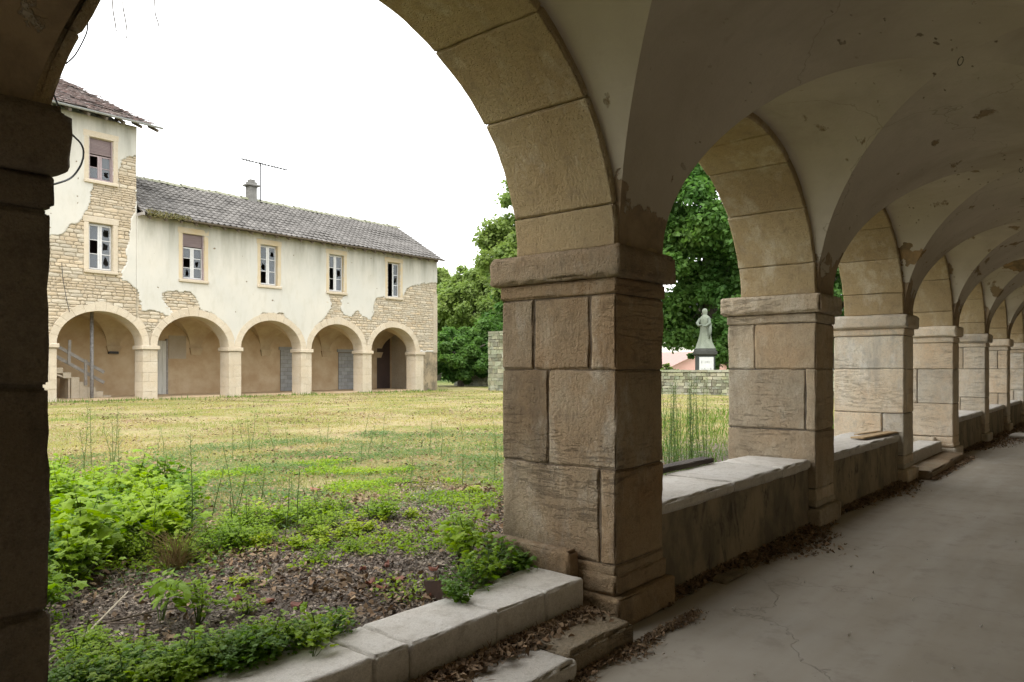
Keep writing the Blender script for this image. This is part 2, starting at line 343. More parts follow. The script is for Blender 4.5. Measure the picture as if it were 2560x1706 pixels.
class MB:
    def __init__(s): s.V = []; s.F = []
    def box(s, x0, x1, y0, y1, z0, z1, T=None):
        b = len(s.V)
        P = [(x, y, z) for z in (z0, z1) for y in (y0, y1) for x in (x0, x1)]
        if T is not None: P = [tuple(T @ Vector(p)) for p in P]
        s.V += P; s.F += [tuple(b+i for i in f) for f in ((0, 2, 3, 1), (4, 5, 7, 6), (0, 1, 5, 4), (2, 6, 7, 3), (0, 4, 6, 2), (1, 3, 7, 5))]
        return s
    def tube(s, pts, rad, n=6, cap=True):
        pts = [Vector(p) for p in pts]; b0 = len(s.V)
        rr = rad if isinstance(rad, (list, tuple)) else [rad]*len(pts)
        for i, p in enumerate(pts):
            d = (pts[min(i+1, len(pts)-1)]-pts[max(i-1, 0)]).normalized()
            u = d.cross(Vector((.31, .17, .93))); u = u.normalized() if u.length > 1e-3 else Vector((1, 0, 0)); v = d.cross(u)
            for k in range(n):
                a = 2*math.pi*k/n; s.V.append(tuple(p+(u*math.cos(a)+v*math.sin(a))*rr[i]))
        for i in range(len(pts)-1):
            for k in range(n):
                a = b0+i*n+k; b = b0+i*n+(k+1) % n; s.F.append((a, b, b+n, a+n))
        if cap:
            s.F.append(tuple(b0+k for k in range(n))[::-1]); e = b0+(len(pts)-1)*n; s.F.append(tuple(e+k for k in range(n)))
        return s
    def poly(s, P):
        b = len(s.V); s.V += [tuple(p) for p in P]; s.F.append(tuple(range(b, b+len(P)))); return s
    def build(s, name, mat, parent=None, smooth=False): return mk(name, s.V, s.F, mat, parent, smooth)
def bx(name, mat, parent, *a): return MB().box(*a).build(name, mat, parent)

def axis(a, b, r, res):
    r = min(r, (b-a)*.2); n = max(1, int(round((b-a-2*r)/res)))
    return [a, a+.4*r, a+r]+[a+2*r+(b-a-4*r)*i/n for i in range(n+1)]+[b-r, b-.4*r, b]
def block(name, mat, parent, x0, x1, y0, y1, z0, z1, res=.1, r=.008, amp=.005, chip=.014, fmap=None, seed=None):
    sd_ = R.random()*50 if seed is None else seed
    X, Y, Z = axis(x0, x1, r, res), axis(y0, y1, r, res), axis(z0, z1, r, res)
    nx, ny, nz_ = len(X)-1, len(Y)-1, len(Z)-1
    idx = {}; V = []; F = []
    rr = min(r, (x1-x0)*.2, (y1-y0)*.2, (z1-z0)*.2)
    cx, cy, cz = (x0+x1)/2, (y0+y1)/2, (z0+z1)/2
    def vid(i, j, k):
        key = (i, j, k)
        if key in idx: return idx[key]
        p = Vector((X[i], Y[j], Z[k]))
        q = Vector((min(max(p.x, x0+rr), x1-rr), min(max(p.y, y0+rr), y1-rr), min(max(p.z, z0+rr), z1-rr)))
        d = p-q; nb = sum(1 for a in d if abs(a) > 1e-6)
        if d.length > 1e-6:
            dn = d.normalized(); p = q+dn*rr
            nv = Vector((p.x*3+sd_, p.y*3, p.z*3)); nf = Vector((p.x*11, p.y*11+sd_, p.z*11))
            w = noise.noise(nv)*1.1+noise.noise(nf)*.55+noise.noise(nf*2.7)*.35
            p = p+dn*(w*amp)
            if nb > 1: p = p-dn*chip*(max(0, noise.noise(nf*1.3)+.2)*1.2+1.6*max(0, noise.noise(nf*.45)-.28))
        idx[key] = len(V); V.append(p); return idx[key]
    for k in (0, nz_):
        for i in range(nx):
            for j in range(ny):
                f = (vid(i, j, k), vid(i+1, j, k), vid(i+1, j+1, k), vid(i, j+1, k)); F.append(f if k else f[::-1])
    for j in (0, ny):
        for i in range(nx):
            for k in range(nz_):
                f = (vid(i, j, k), vid(i+1, j, k), vid(i+1, j, k+1), vid(i, j, k+1)); F.append(f[::-1] if j else f)
    for i in (0, nx):
        for j in range(ny):
            for k in range(nz_):
                f = (vid(i, j, k), vid(i, j+1, k), vid(i, j+1, k+1), vid(i, j, k+1)); F.append(f if i else f[::-1])
    if fmap: V = [fmap(p) for p in V]
    return mk(name, [tuple(v) for v in V], F, mat, parent, True)

def grid_wall(name, mat, parent, x0, x1, z0, z1, step, y, keep, depth, jit=0, rough=0.):
    """vertical sheet facing -y made of small cells; cells outside keep() are missing; open edges get depth"""
    nx = int(round((x1-x0)/step)); nz_ = int(round((z1-z0)/step))
    xs = np.linspace(x0, x1, nx+1); zs = np.linspace(z0, z1, nz_+1)
    xc = (xs[:-1]+xs[1:])/2; zc = (zs[:-1]+zs[1:])/2
    K = np.zeros((nx, nz_), bool)
    for i in range(nx):
        for j in range(nz_): K[i, j] = keep(xc[i], zc[j])
    XX, ZZ = np.meshgrid(xs, zs, indexing='ij'); YY = np.full_like(XX, y)
    if jit:
        XX[1:-1, 1:-1] += NP.uniform(-jit, jit, XX[1:-1, 1:-1].shape); ZZ[1:-1, 1:-1] += NP.uniform(-jit, jit, XX[1:-1, 1:-1].shape)
    if rough:
        for i in range(nx+1):
            for j in range(nz_+1): YY[i, j] += rough*noise.noise(Vector((xs[i]*1.3, zs[j]*1.3, 3)))
    V = np.stack([XX, YY, ZZ], -1).reshape(-1, 3); n1 = nz_+1
    I, J = np.nonzero(K); a = I*n1+J
    F = [np.stack([a, a+n1, a+n1+1, a+1], 1)]
    Vb = V.copy(); Vb[:, 1] += depth; off = len(V)
    P = np.pad(K, 1)
    for di, dj, e in ((-1, 0, (0, 1)), (1, 0, (n1+1, n1)), (0, -1, (n1, 0)), (0, 1, (1, n1+1))):
        m = K & ~P[1+di:1+di+nx, 1+dj:1+dj+nz_]
        I, J = np.nonzero(m); a = I*n1+J; p, q = a+e[0], a+e[1]
        F.append(np.stack([p, q, q+off, p+off], 1))
    F = np.concatenate(F); V = np.concatenate([V, Vb])
    used = np.unique(F); remap = np.zeros(len(V), np.int32); remap[used] = np.arange(len(used))
    return mk(name, V[used], remap[F], mat, parent)

def inpoly(x, y, P):
    c = False; j = len(P)-1
    for i in range(len(P)):
        if (P[i][1] > y) != (P[j][1] > y) and x < (P[j][0]-P[i][0])*(y-P[i][1])/(P[j][1]-P[i][1])+P[i][0]: c = not c
        j = i
    return c

# ---------------- ground ----------------
def gz(x, y):
    if y < 2.84 or (y > 29.9 and -2 < x < 28.4): return -.06
    e = .26+.08*min(1, max(0, (y-2.84)/1.6))
    return e+.02*noise.noise(Vector((x*.7, y*.7, 0)))+.012*noise.noise(Vector((x*2.5, y*2.5, 4)))
def make_ground():
    xs = list(np.arange(-4, 14, .16))+list(np.arange(14, 34, .4))+[34, 36, 40, 46, 55, 70, 100, 160, 300, 600]; xs = [-600, -300, -120, -50, -20, -10, -6]+xs
    ys = [-600, -200, -60, -20, -6, -3, 0, 2.2, 2.8, 2.845]+list(np.arange(2.9, 10, .13))+list(np.arange(10, 29.8, .4))+[29.85, 29.95, 31, 35, 40, 46, 55, 75, 110, 160, 300, 600]
    V = [(x, y, gz(x, y)) for x in xs for y in ys]; n = len(ys)
    F = [(i*n+j, (i+1)*n+j, (i+1)*n+j+1, i*n+j+1) for i in range(len(xs)-1) for j in range(n-1)]
    tag(mk('ground', V, F, M['ground'], None, True), kind='structure')
make_ground()
fl = mk('gallery_floor', [(-8, -.7, 0), (40, -.7, 0), (40, 2.9, 0), (-8, 2.9, 0)], [(0, 1, 2, 3)], M['floor']); tag(fl, kind='structure')
f2 = MB().box(-1.8, 28.2, 29.95, 33.4, .3, .40).build('cloister_walk_floor', M['inner']); tag(f2, kind='structure')

# ---------------- near gallery ----------------
YG, YO, YA = 2.35, 3.25, 3.12        # gallery face, outer face of shafts, outer face of arch rings
ZS = 2.285                            # springing
PX = {-2: (-7.06, -6.49), -1: (-3.46, -2.89), 0: (.135, .74), 1: (3.735, 4.31), 2: (7.36, 7.92), 3: (10.96, 11.52), 4: (14.53, 15.08), 5: (18.15, 18.71), 6: (21.72, 22.29), 7: (25.32, 25.89), 8: (28.92, 29.49), 9: (32.5, 33.1)}  # negative keys are unseen bays, continued for lighting and blocking
G = empty('arcaded_gallery', (3.7, 2.35, 0), 'long stone arcade with groin vaults and square piers along the near side of the courtyard', 'building')
def pier(i, x0, x1):
    near = i in (0, 1); res = .055 if near else (.08 if i == 2 else .16)
    core = bx('pier', M['mortar'], G, x0+.014, x1-.014, YG+.014, YO-.014, -.02, ZS-.01)
    ms = M['shaft_dark'] if i == 0 else M['shaft'] if i == 1 else M['shaft_mid_lit'] if i == 2 else M['shaft_pale_lit']
    cs = [0, .37, .94, 1.545, 2.0]
    splits = {0: ([], [2.9], [], [2.75]), 1: ([], [2.47], [2.86], [2.54, 2.98]), 2: ([], [], [2.45], [2.96]), 3: ([], [2.62], [], []), 4: ([2.7], [], [2.9], []), 5: ([], [2.8], [], [2.75])}.get(i, ([], [R.uniform(2.5, 3.)], [], [R.uniform(2.5, 3.)]))
    if i == 0: cs = [0, .42, .86, 1.50, 2.0]
    for c in range(4):
        za, zb = cs[c], cs[c+1]
        if c == 0 and i != 0: za = .30 if i == 1 else .18
        ys = [YG]+sorted(splits[c])+[YO]
        for a, b in zip(ys, ys[1:]):
            wide = .012 if (i == 1 and c in (1, 3) and a == YG and len(ys) > 2) else .005
            j = R.uniform(-.004, .004)
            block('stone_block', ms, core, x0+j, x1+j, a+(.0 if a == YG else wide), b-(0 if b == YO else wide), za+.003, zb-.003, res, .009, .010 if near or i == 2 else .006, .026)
    # base
    if i != 0:
        block('plinth_stone', ms, core, x0-.055, x1+.055, YG-.06, YO+.03, 0, .18 if i != 1 else .19, res, .015, .006, .02)
        block('plinth_stone', ms, core, x0-.02, x1+.02, YG-.012, YO, .19, .31 if i == 1 else .26, res, .015, .006, .02)
    else:
        pass
    if i in (1, 4): block('plinth_stone', ms, core, x0-.13, x0-.021, 2.60, YO+.05, .19, .44 if i == 1 else .36, res, .02, .008, .025)
    # impost: necking and projecting fascia
    block('impost_stone', ms, core, x0-.012, x1+.012, YG-.012, YO+.01, 2.004, 2.10, res, .012, .005, .015)
    block('impost_stone', ms, core, x0-.065, x1+(.035 if i == 0 else .065), YG-.065, YO+.06, 2.102, ZS, res, .022, .009 if near else .006, .03)
for i, (a, b) in PX.items(): pier(i, a, b)
BAYS = []
keys = sorted(PX)
for k in keys[:-1]:
    xa, xb = PX[k][1], PX[k+1][0]; BAYS.append((k, (xa+xb)/2, (xb-xa)/2))
RB = 1.29
def lean(k, x, xm, z): return x+(.1*math.sin(math.pi*max(0, min(1, (z-ZS)/(RB+.02)))) if k == 0 and x < xm else 0)
def arch(k, xm, a):
    deg = [0, 11, 38, 60, 82, 98, 120, 142, 169, 180] if k == 0 else [0, 13, 35, 58, 79, 101, 122, 145, 167, 180]
    if k not in (0,): deg = [0]+[d+R.uniform(-2.5, 2.5) for d in deg[1:-1]]+[180]
    res = .06 if k == 0 else (.09 if k == 1 else .16)
    ring = []
    me = MB(); n = 40
    for q in range(n):
        f0, f1 = math.pi*q/n, math.pi*(q+1)/n
        def P(r, f, y): return (lean(k, xm+(a+r)*math.cos(f), xm, ZS+(RB+r)*math.sin(f)), y, ZS+(RB+r)*math.sin(f))
        me.poly([P(.03, f0, YG+.04), P(.03, f1, YG+.04), P(.03, f1, YA-.03), P(.03, f0, YA-.03)])
        for yy in (YG+.04, YA-.03): me.poly([P(.03, f0, yy), P(.03, f1, yy), P(.27, f1, yy), P(.27, f0, yy)])
    core = me.build('arch', M['mortar'], G)
    for d0, d1 in zip(deg, deg[1:]):
        r0, r1 = math.radians(d0), math.radians(d1); am = (a+RB)/2
        def fm(p):
            f = p.x/am; zz = ZS+(RB+p.z)*math.sin(f); return Vector((lean(k, xm+(a+p.z)*math.cos(f), xm, zz), p.y, zz))
        g = .0018
        block('arch_stone', M['soffit'], core, r0*am+(g if d0 else 0), r1*am-(g if d1 < 180 else 0), YG, YA+R.uniform(-.008, .008), 0, .28, res, .01, .006, .016, fm)
for b in BAYS: arch(*b)
YC, WH = .9, 1.45                     # middle of the vault across the gallery, half width
def vault_bay(k, xm, a, xn):
    AA, BB = a+.035, RB+.06; halfbay = 1.8
    def dz(x, y, z0):
        dx = min(1, abs(x-xm)/halfbay); dy = min(1, abs(y-YC)/WH)
        d = .06*math.cos(math.pi/2*dx)*math.cos(math.pi/2*dy)
        d += .012*noise.noise(Vector((x*1.1, y*1.1, 7)))+.005*noise.noise(Vector((x*4, y*4, 2)))
        return z0+d*min(1, (z0-ZS)*3)
    V = []; F = []
    def patch(fn, n, m):
        b = len(V)
        for i in range(n+1):
            for j in range(m+1): V.append(fn(i/n, j/m))
        for i in range(n):
            for j in range(m): F.append((b+i*(m+1)+j, b+(i+1)*(m+1)+j, b+(i+1)*(m+1)+j+1, b+i*(m+1)+j+1))
    for s in (1, -1):
        def fa(u, v, s=s):
            f = math.pi*u; x = xm-AA*math.cos(f); z = ZS+BB*math.sin(f)
            ya = YC+s*(WH+.01); yb = YC+s*WH*abs(math.cos(f)); y = ya+(yb-ya)*v
            return (lean(k, x, xm, z), y, dz(x, y, z))
        patch(fa, 56, 14)
    if xn is not None:
        def fb(u, v):
            f = math.pi*u; y = YC-WH*math.cos(f); z = ZS+BB*math.sin(f)
            xa = xm+AA*abs(math.cos(f)); xb = xn-AA*abs(math.cos(f)); xb = lean(k+1, xb, xn, z); x = xa+(xb-xa)*v
            dd = dz(x, y, z) if x < (xm+xn)/2 else None
            if dd is None:
                dx = min(1, abs(x-xn)/halfbay); dy = min(1, abs(y-YC)/WH)
                d = .06*math.cos(math.pi/2*dx)*math.cos(math.pi/2*dy)+.012*noise.noise(Vector((x*1.1, y*1.1, 7)))+.005*noise.noise(Vector((x*4, y*4, 2)))
                dd = z+d*min(1, (z-ZS)*3)
            return (x, y, dd)
        patch(fb, 56, 12)
    o = mk('vault', V, F, M['vault'], G, True)
    zc = ZS+BB+.06; P = [(xm+.02*math.cos(t), YC+.02*math.cos(t), zc-.03+.028*math.sin(t)) for t in [i*math.pi/6 for i in range(13)]]
    MB().tube(P, .003, 5).build('iron_ring', M['cable'], o)
for n, (k, xm, a) in enumerate(BAYS):
    vault_bay(k, xm, a, BAYS[n+1][1] if n+1 < len(BAYS) else None)
# walls above, behind and roof; unseen wall top and roof lowered for more light
def spandrel(x0, x1, ytop=4.35):
    me = MB(); n = 400
    def low(x):
        for k, xm, a in BAYS:
            if abs(x-xm) < a+.2:
                return ZS+(RB+.2)*math.sqrt(max(0, 1-((x-xm)/(a+.2))**2))+.0
        return ZS
    xs = [x0+(x1-x0)*i/n for i in range(n+1)]
    for p, q in zip(xs, xs[1:]):
        zp, zq = low(p), low(q)
        me.poly([(p, YA-.02, zp), (q, YA-.02, zq), (q, YA-.02, ytop), (p, YA-.02, ytop)])
        me.poly([(p, YG+.06, zp), (q, YG+.06, zq), (q, YG+.06, ytop), (p, YG+.06, ytop)])
    me.build('outer_wall', M['render'], G)
spandrel(-7, 33)
bx('back_wall', M['backwall'], G, -7.1, 33.1, YC-WH-.4, YC-WH, -.1, 4.2)
bx('end_wall', M['backwall'], G, -7.4, -7.1, YC-WH-.4, YO-.2, -.1, 4.2)
bx('end_wall', M['backwall'], G, 33.1, 33.4, YC-WH-.4, YO-.2, -.1, 4.2)
MB().poly([(-7.5, 3.35, 4.28), (33.5, 3.35, 4.28), (33.5, -3, 6.6), (-7.5, -3, 6.6)]).poly([(-7.5, -3, 6.6), (33.5, -3, 6.6), (33.5, -3, 4.2), (-7.5, -3, 4.2)]).poly([(-7.4, -3, 4.2), (33.4, -3, 4.2), (33.4, YG+.05, 4.2), (-7.4, YG+.05, 4.2)]).build('roof', M['tile'], G)

# parapet walls between piers
def parapet(k):
    x0, x1 = PX[k][1], PX[k+1][0]
    V = []; F = []; nx, nz_ = 40, 8
    for i in range(nx+1):
        for j in range(nz_+1):
            x = x0+(x1-x0)*i/nx; z = -.02+.60*j/nz_
            V.append((x, 2.425+.012*noise.noise(Vector((x*2, z*2, k)))-.03*(1-j/nz_)**3, z))
    for i in range(nx):
        for j in range(nz_): F.append((i*(nz_+1)+j, (i+1)*(nz_+1)+j, (i+1)*(nz_+1)+j+1, i*(nz_+1)+j+1))
    b = len(V); V += [(x0, 3.0, -.02), (x1, 3.0, -.02), (x1, 3.0, .58), (x0, 3.0, .58)]; F.append((b+1, b, b+3, b+2))
    w = mk('parapet_wall', V, F, M['parapet'], G, True)
    c0 = x0
    cuts = [x0, x0+1.25, x0+2.3, x1] if k == 1 else [x0, x0+1.6, x1]
    for a, b in zip(cuts, cuts[1:]):
        block('coping_slab', M['kerb'], w, a+.004, b-.004, 2.395, 3.04, .565, .655+R.uniform(-.006, .006), .07 if k == 1 else .12, .02, .007, .035)
for k in (-2, -1, 1, 2, 4, 5, 6, 7, 8): parapet(k)
# steps into the courtyard
def steps(k, cuts, lows):
    x0, x1 = PX[k][1], PX[k+1][0]
    r = bx('doorstep', M['mortar'], G, x0, x1-.15, 2.53, 2.84, -.05, .27)
    for a, b in zip(cuts, cuts[1:]):
        block('kerb_stone', M['kerb'], r, a+.0015, b-.0015, 2.50+R.uniform(-.004, .004), 2.86+R.uniform(-.03, .05), .03, .30, .06 if k == 0 else .12, .014, .005, .012)
    for (a, b, y0, zt) in lows:
        block('step_stone', M['shaft'] if a > 2.9 or k else M['kerb'], r, a, b, y0, 2.52, -.02, zt, .05 if k == 0 else .12, .022, .010, .05)
steps(0, [.74, 2.035, 2.245, 2.83, 3.25, 3.62], [(.74, 1.5, 2.16, .10), (1.51, 2.42, 2.12, .105), (2.43, 2.98, 2.10, .11), (2.985, 3.60, 2.14, .125)])
steps(3, [11.52, 12.7, 13.7, 14.40], [(11.52, 13.1, 2.12, .12), (13.11, 14.5, 2.15, .12)])
# cement skirting under the kerb
def skirting():
    V = []; F = []; n = 90
    for i in range(n+1):
        x = .74+2.86*i/n; h = .13+.05*noise.noise(Vector((x*2.3, 0, 0)))+.02*noise.noise(Vector((x*9, 0, 0)))
        V += [(x, 2.483, -.01), (x, 2.486, h-.012), (x, 2.50, h)]
    for i in range(n):
        for j in range(2): F.append((3*i+j, 3*i+3+j, 3*i+4+j, 3*i+1+j))
    mk('cement_skirting', V, F, M['parapet'], G, True)
skirting()
# ---------------- far cloister range ----------------
YF = 29.7; FG = .35; FZS = 2.46; FA, FB = 1.5, 1.26; FT = .72
FP = [12.574+3.59*(i-3) for i in range(8)]       # left edges of the piers (fourth is at the tower corner)
FW = .57
TOW = empty('tower_block', (9, YF, FG), 'tall three storey block at far left with bare rubble and sagging tiles', 'building')
WNG = empty('cloister_range', (20, YF, FG), 'long two storey range with arcade and grey tiled roof across the courtyard', 'building')
bays = [(FP[i]+FW, FP[i+1]) for i in range(7)]
arches = [((a+b)/2, (b-a)/2) for a, b in bays]
WIN = [('T', 10.63, 11.49, 8.62, 10.22, 'twr_up'), ('T', 10.63, 11.49, 5.25, 7.02, 'six_broken'), ('T', 5.9, 6.76, 8.62, 10.22, 'six'), ('T', 5.9, 6.76, 5.25, 7.02, 'six'),
       ('W', 14.16, 15.08, 5.23, 7.11, 'shut'), ('W', 17.68, 18.54, 5.30, 7.11, 'sixc'), ('W', 21.33, 22.21, 5.30, 7.12, 'six'), ('W', 24.98, 25.85, 5.31, 7.14, 'open')]
def is_open(x, z, g=0.):
    for _, x0, x1, z0, z1, _k in WIN:
        if x0-g < x < x1+g and z0-g < z < z1+g: return True
    for xm, a in arches:
        if abs(x-xm) < a+.02+g and z < FZS: return True
        if abs(x-xm) < a+.05+g and z >= FZS and ((x-xm)/(a+.05+g))**2+((z-FZS)/(FB+.05+g))**2 < 1: return True
    return False
s1 = lambda P: [p for p in P]
def px(P, k, ox, oy):   # photograph measurements of the plaster edge turned into metres on the facade plane
    o = []
    for (u, v) in P:
        X, Y_ = ox+u*k, oy+v*k
        t = (X-1280)/1830.; S_, C_ = math.sin(TH), math.cos(TH)
        x = YF*(C_+t*S_)/(S_-t*C_); o.append((x, 1.55-(Y_-922)*(x*C_+YF*S_)/1830.))
    return o
BARE = [px([(545, 420), (592, 420), (594, 660), (570, 690), (560, 790), (545, 830), (550, 880), (535, 925), (530, 960), (590, 990), (610, 1050), (620, 1095), (700, 1095), (745, 1125), (690, 1190), (690, 1250), (590, 1250), (250, 1250), (215, 1250), (-60, 1250), (-60, 770), (255, 770), (300, 720), (350, 705), (385, 640), (395, 590), (400, 545), (505, 545), (520, 470)], .5738, 0, 150),
        px([(705, 1015), (760, 1008), (840, 1022), (862, 1060), (870, 1085), (930, 1105), (985, 1160), (1000, 1235), (960, 1235), (850, 1120), (745, 1095), (735, 1080), (705, 1045)], .5738, 0, 150),
        px([(1830, 505), (1660, 515), (1520, 540), (1480, 640), (1330, 640), (1320, 625), (1250, 628), (1215, 690), (1212, 790), (1180, 850), (1110, 800), (1078, 745), (1040, 770), (1018, 812), (940, 800), (915, 740), (922, 640), (960, 605), (800, 605), (832, 720), (790, 800), (720, 860), (640, 990), (645, 1110), (660, 1130), (880, 1100), (1660, 1120), (1830, 1120)], .27426, 600, 570),
        px([(160, 830), (190, 790), (250, 778), (390, 782), (440, 830), (500, 890), (560, 970), (560, 1060), (500, 960), (400, 880), (280, 840), (170, 850)], .27426, 600, 570),
        [(2.5, 2.4), (9.3, 2.4), (9.3, 5.0), (8.1, 4.6), (7.2, 5.1), (5.5, 4.3), (4., 4.9), (2.5, 4.4)]]
BARE[2] = [(28.56 if x > 27.9 else x, z) for x, z in BARE[2]]
def bare(x, z, e=1.):
    x2 = x+e*(.10*noise.noise(Vector((x*2.6, z*2.6, 1)))+.05*noise.noise(Vector((x*8, z*8, 5))))
    z2 = z+e*(.10*noise.noise(Vector((x*2.6, z*2.6, 9)))+.05*noise.noise(Vector((x*8, z*8, 15))))
    return any(inpoly(x2, z2, P) for P in BARE) or (z < FZS+.02)
def facade(B, x0, x1, ztop):
    w = grid_wall('wall', M['bedding'], B, x0, x1, FG-.2, ztop, .08, YF+.02, lambda x, z: not is_open(x, z), .3, rough=.012)
    grid_wall('plaster', M['render'], B, x0, x1, FG, ztop, .045, YF-.032, lambda x, z: z > FZS-.2 and not is_open(x, z) and not bare(x, z), .05, .012, .012)
    # rubble where the plaster has fallen
    items = []; z = FZS-.05
    while z < ztop:
        h = R.uniform(.07, .17); x = x0+R.uniform(0, .2)
        while x < x1-.05:
            w_ = R.uniform(.12, .45)*(1.3 if h > .15 else 1); w_ = min(w_, x1-x)
            cx, cz = x+w_/2, z+h/2
            if w_ > .07 and (bare(cx, cz, .5) or bare(x, cz, .5) or bare(x+w_, cz, .5)) and not is_open(cx, cz, .03) and not is_open(x, cz, 0) and not is_open(x+w_, cz, 0): items.append((w_*h/(cx+8), x, z, w_, h))
            x += w_
        z += h
    items.sort(reverse=True); rest = MB()
    for n, (_, x, z, w_, h) in enumerate(items):
        y0 = YF-.004-R.uniform(0, .016); g = .006; me = MB() if n < 295 else rest
        b = len(me.V); j = lambda s=.03: R.uniform(-s, s)*min(1, h*5)
        P = [(x+g+abs(j()), z+g+abs(j())), (x+w_*.5+j(), z+g*.6), (x+w_-g-abs(j()), z+g+abs(j())), (x+w_-g, z+h*.5), (x+w_-g-abs(j(.05)), z+h-g-abs(j())), (x+w_*.45+j(), z+h-g*.5), (x+g+abs(j(.05)), z+h-g-abs(j())), (x+g*.6, z+h*.5)]
        me.V += [(p[0], YF+.03, p[1]) for p in P]+[((p[0]-x-w_/2)*.95+x+w_/2, y0+R.uniform(-.006, .006), (p[1]-z-h/2)*.93+z+h/2) for p in P]+[(x+w_/2, y0-.012, z+h/2)]
        for q in range(8):
            r = (q+1) % 8; me.F += [(b+q, b+r, b+8+r, b+8+q), (b+8+q, b+8+r, b+16)]
        if n < 295: me.build('stone', M['rubble'], B)
    if rest.F: tag(rest.build('rubble_stones', M['rubble'], B), kind='stuff')
facade(TOW, 1.8, 12.35, 11.0); facade(WNG, 12.35, 28.55, 7.6)
# arcade stones
def far_arch(B, xm, a, z0=FG):
    ring = MB(); n = 36
    core = None
    me = MB()
    for q in range(n):
        f0, f1 = math.pi*q/n, math.pi*(q+1)/n
        P = lambda r, f, y: (xm+(a+r)*math.cos(f), y, FZS+(FB+r)*math.sin(f))
        me.poly([P(.02, f0, YF+.02), P(.02, f1, YF+.02), P(.02, f1, YF+FT-.02), P(.02, f0, YF+FT-.02)])
        me.poly([P(.02, f0, YF+FT-.02), P(.02, f1, YF+FT-.02), P(.5, f1, YF+FT-.02), P(.5, f0, YF+FT-.02)])
    core = me.build('arch', M['bedding'], B)
    ns = 13; am = (a+FB)/2
    cuts = [0]+[180*q/ns+R.uniform(-2, 2) for q in range(1, ns)]+[180]
    for d0, d1 in zip(cuts, cuts[1:]):
        key = abs((d0+d1)/2-90) < 7; dep = .28+R.uniform(-.02, .05)+(.06 if key else 0)
        def fm(p):
            f = p.x/am; return Vector((xm+(a+p.z)*math.cos(f), p.y, FZS+(FB+p.z)*math.sin(f)))
        block('arch_stone', M['far_stone'], core, math.radians(d0)*am+.0012, math.radians(d1)*am-.0012, YF-.038-R.uniform(0, .003), YF+FT, 0, dep, .14, .005, .004, .012, fm)
for n, (xm, a) in enumerate(arches): far_arch(TOW if n < 3 else WNG, xm, a)
for n, x in enumerate(FP):
    B = TOW if n < 4 else WNG
    if n == 0: continue
    c = bx('pier', M['bedding'], B, x+.02, x+FW-.02, YF-.01, YF+FT-.02, FG-.1, FZS)
    z = FG-.05; q = 0
    while z < 2.2:
        h = min(R.uniform(.32, .52), 2.29-z); h = 2.29-z if 2.29-z-h < .15 else h
        sp = [x, x+FW] if q % 2 else [x, x+R.uniform(.2, .38), x+FW]
        for a_, b_ in zip(sp, sp[1:]): block('stone_block', M['far_stone'], c, a_+.001, b_-.001, YF-.05, YF+FT, z+.0012, z+h-.0012, .16, .006, .006, .014)
        z += h; q += 1
    block('impost_stone', M['far_stone'], c, x-.07, x+FW+.07, YF-.12, YF+FT+.05, 2.30, FZS, .16, .015, .004, .02)
# last stretch of plain wall at the corner, grey rendered patch and mossy foot
MB().box(27.05+.45, 28.55, YF-.03, YF+.3, FG-.1, 2.46).build('corner_render', M['parapet'], WNG)
MB().box(28.25, 28.55, YF-.045, YF+.25, 2.44, 5.7).build('corner_stone', M['bedding'], WNG)
# enclosing walls, floors and inside of the walk
YB = 33.2
for B, x0, x1, zt in ((TOW, 1.8, 12.35, 11.), (WNG, 12.35, 28.55, 7.6)):
    bx('rear_wall', M['inner'], B, x0, x1, YB, YB+.25, FG-.2, 4.2)
    bx('storey_floor', M['wood_dark'], B, x0+.05, x1-.05, YF+.32, YB+4.8, 4.2, 4.35)
    bx('room_wall', M['room'], B, x0+.05, x1-.05, YF+2.6, YF+2.7, 4.35, zt-.1)
    bx('outside_wall', M['render'], B, x0, x1, YB+4.8, YB+5., FG-.2, zt)
bx('end_wall', M['render'], TOW, 12.05, 12.34, YF+.35, 49, 4.4, 11.)
MB().poly([(12.34, YF+.3, 10.9), (12.34, 39, 15.3), (12.34, 48.9, 11)]).build('end_gable', M['render'], TOW)
bx('end_wall', M['bedding'], WNG, 28.25, 28.54, YF+.3, YB+5., FG-.2, 7.6)
bx('end_wall', M['render'], TOW, 1.6, 1.79, YF, 49, FG-.2, 11.)
MB().poly([(1.7, YF+.3, 10.9), (1.7, 39, 15.3), (1.7, 48.9, 11)]).build('end_gable', M['render'], TOW)
MB().poly([(28.5, 29.7, 7.55), (28.5, 33.1, 9.8), (28.5, 38, 7.55)]).build('end_gable', M['bedding'], WNG)
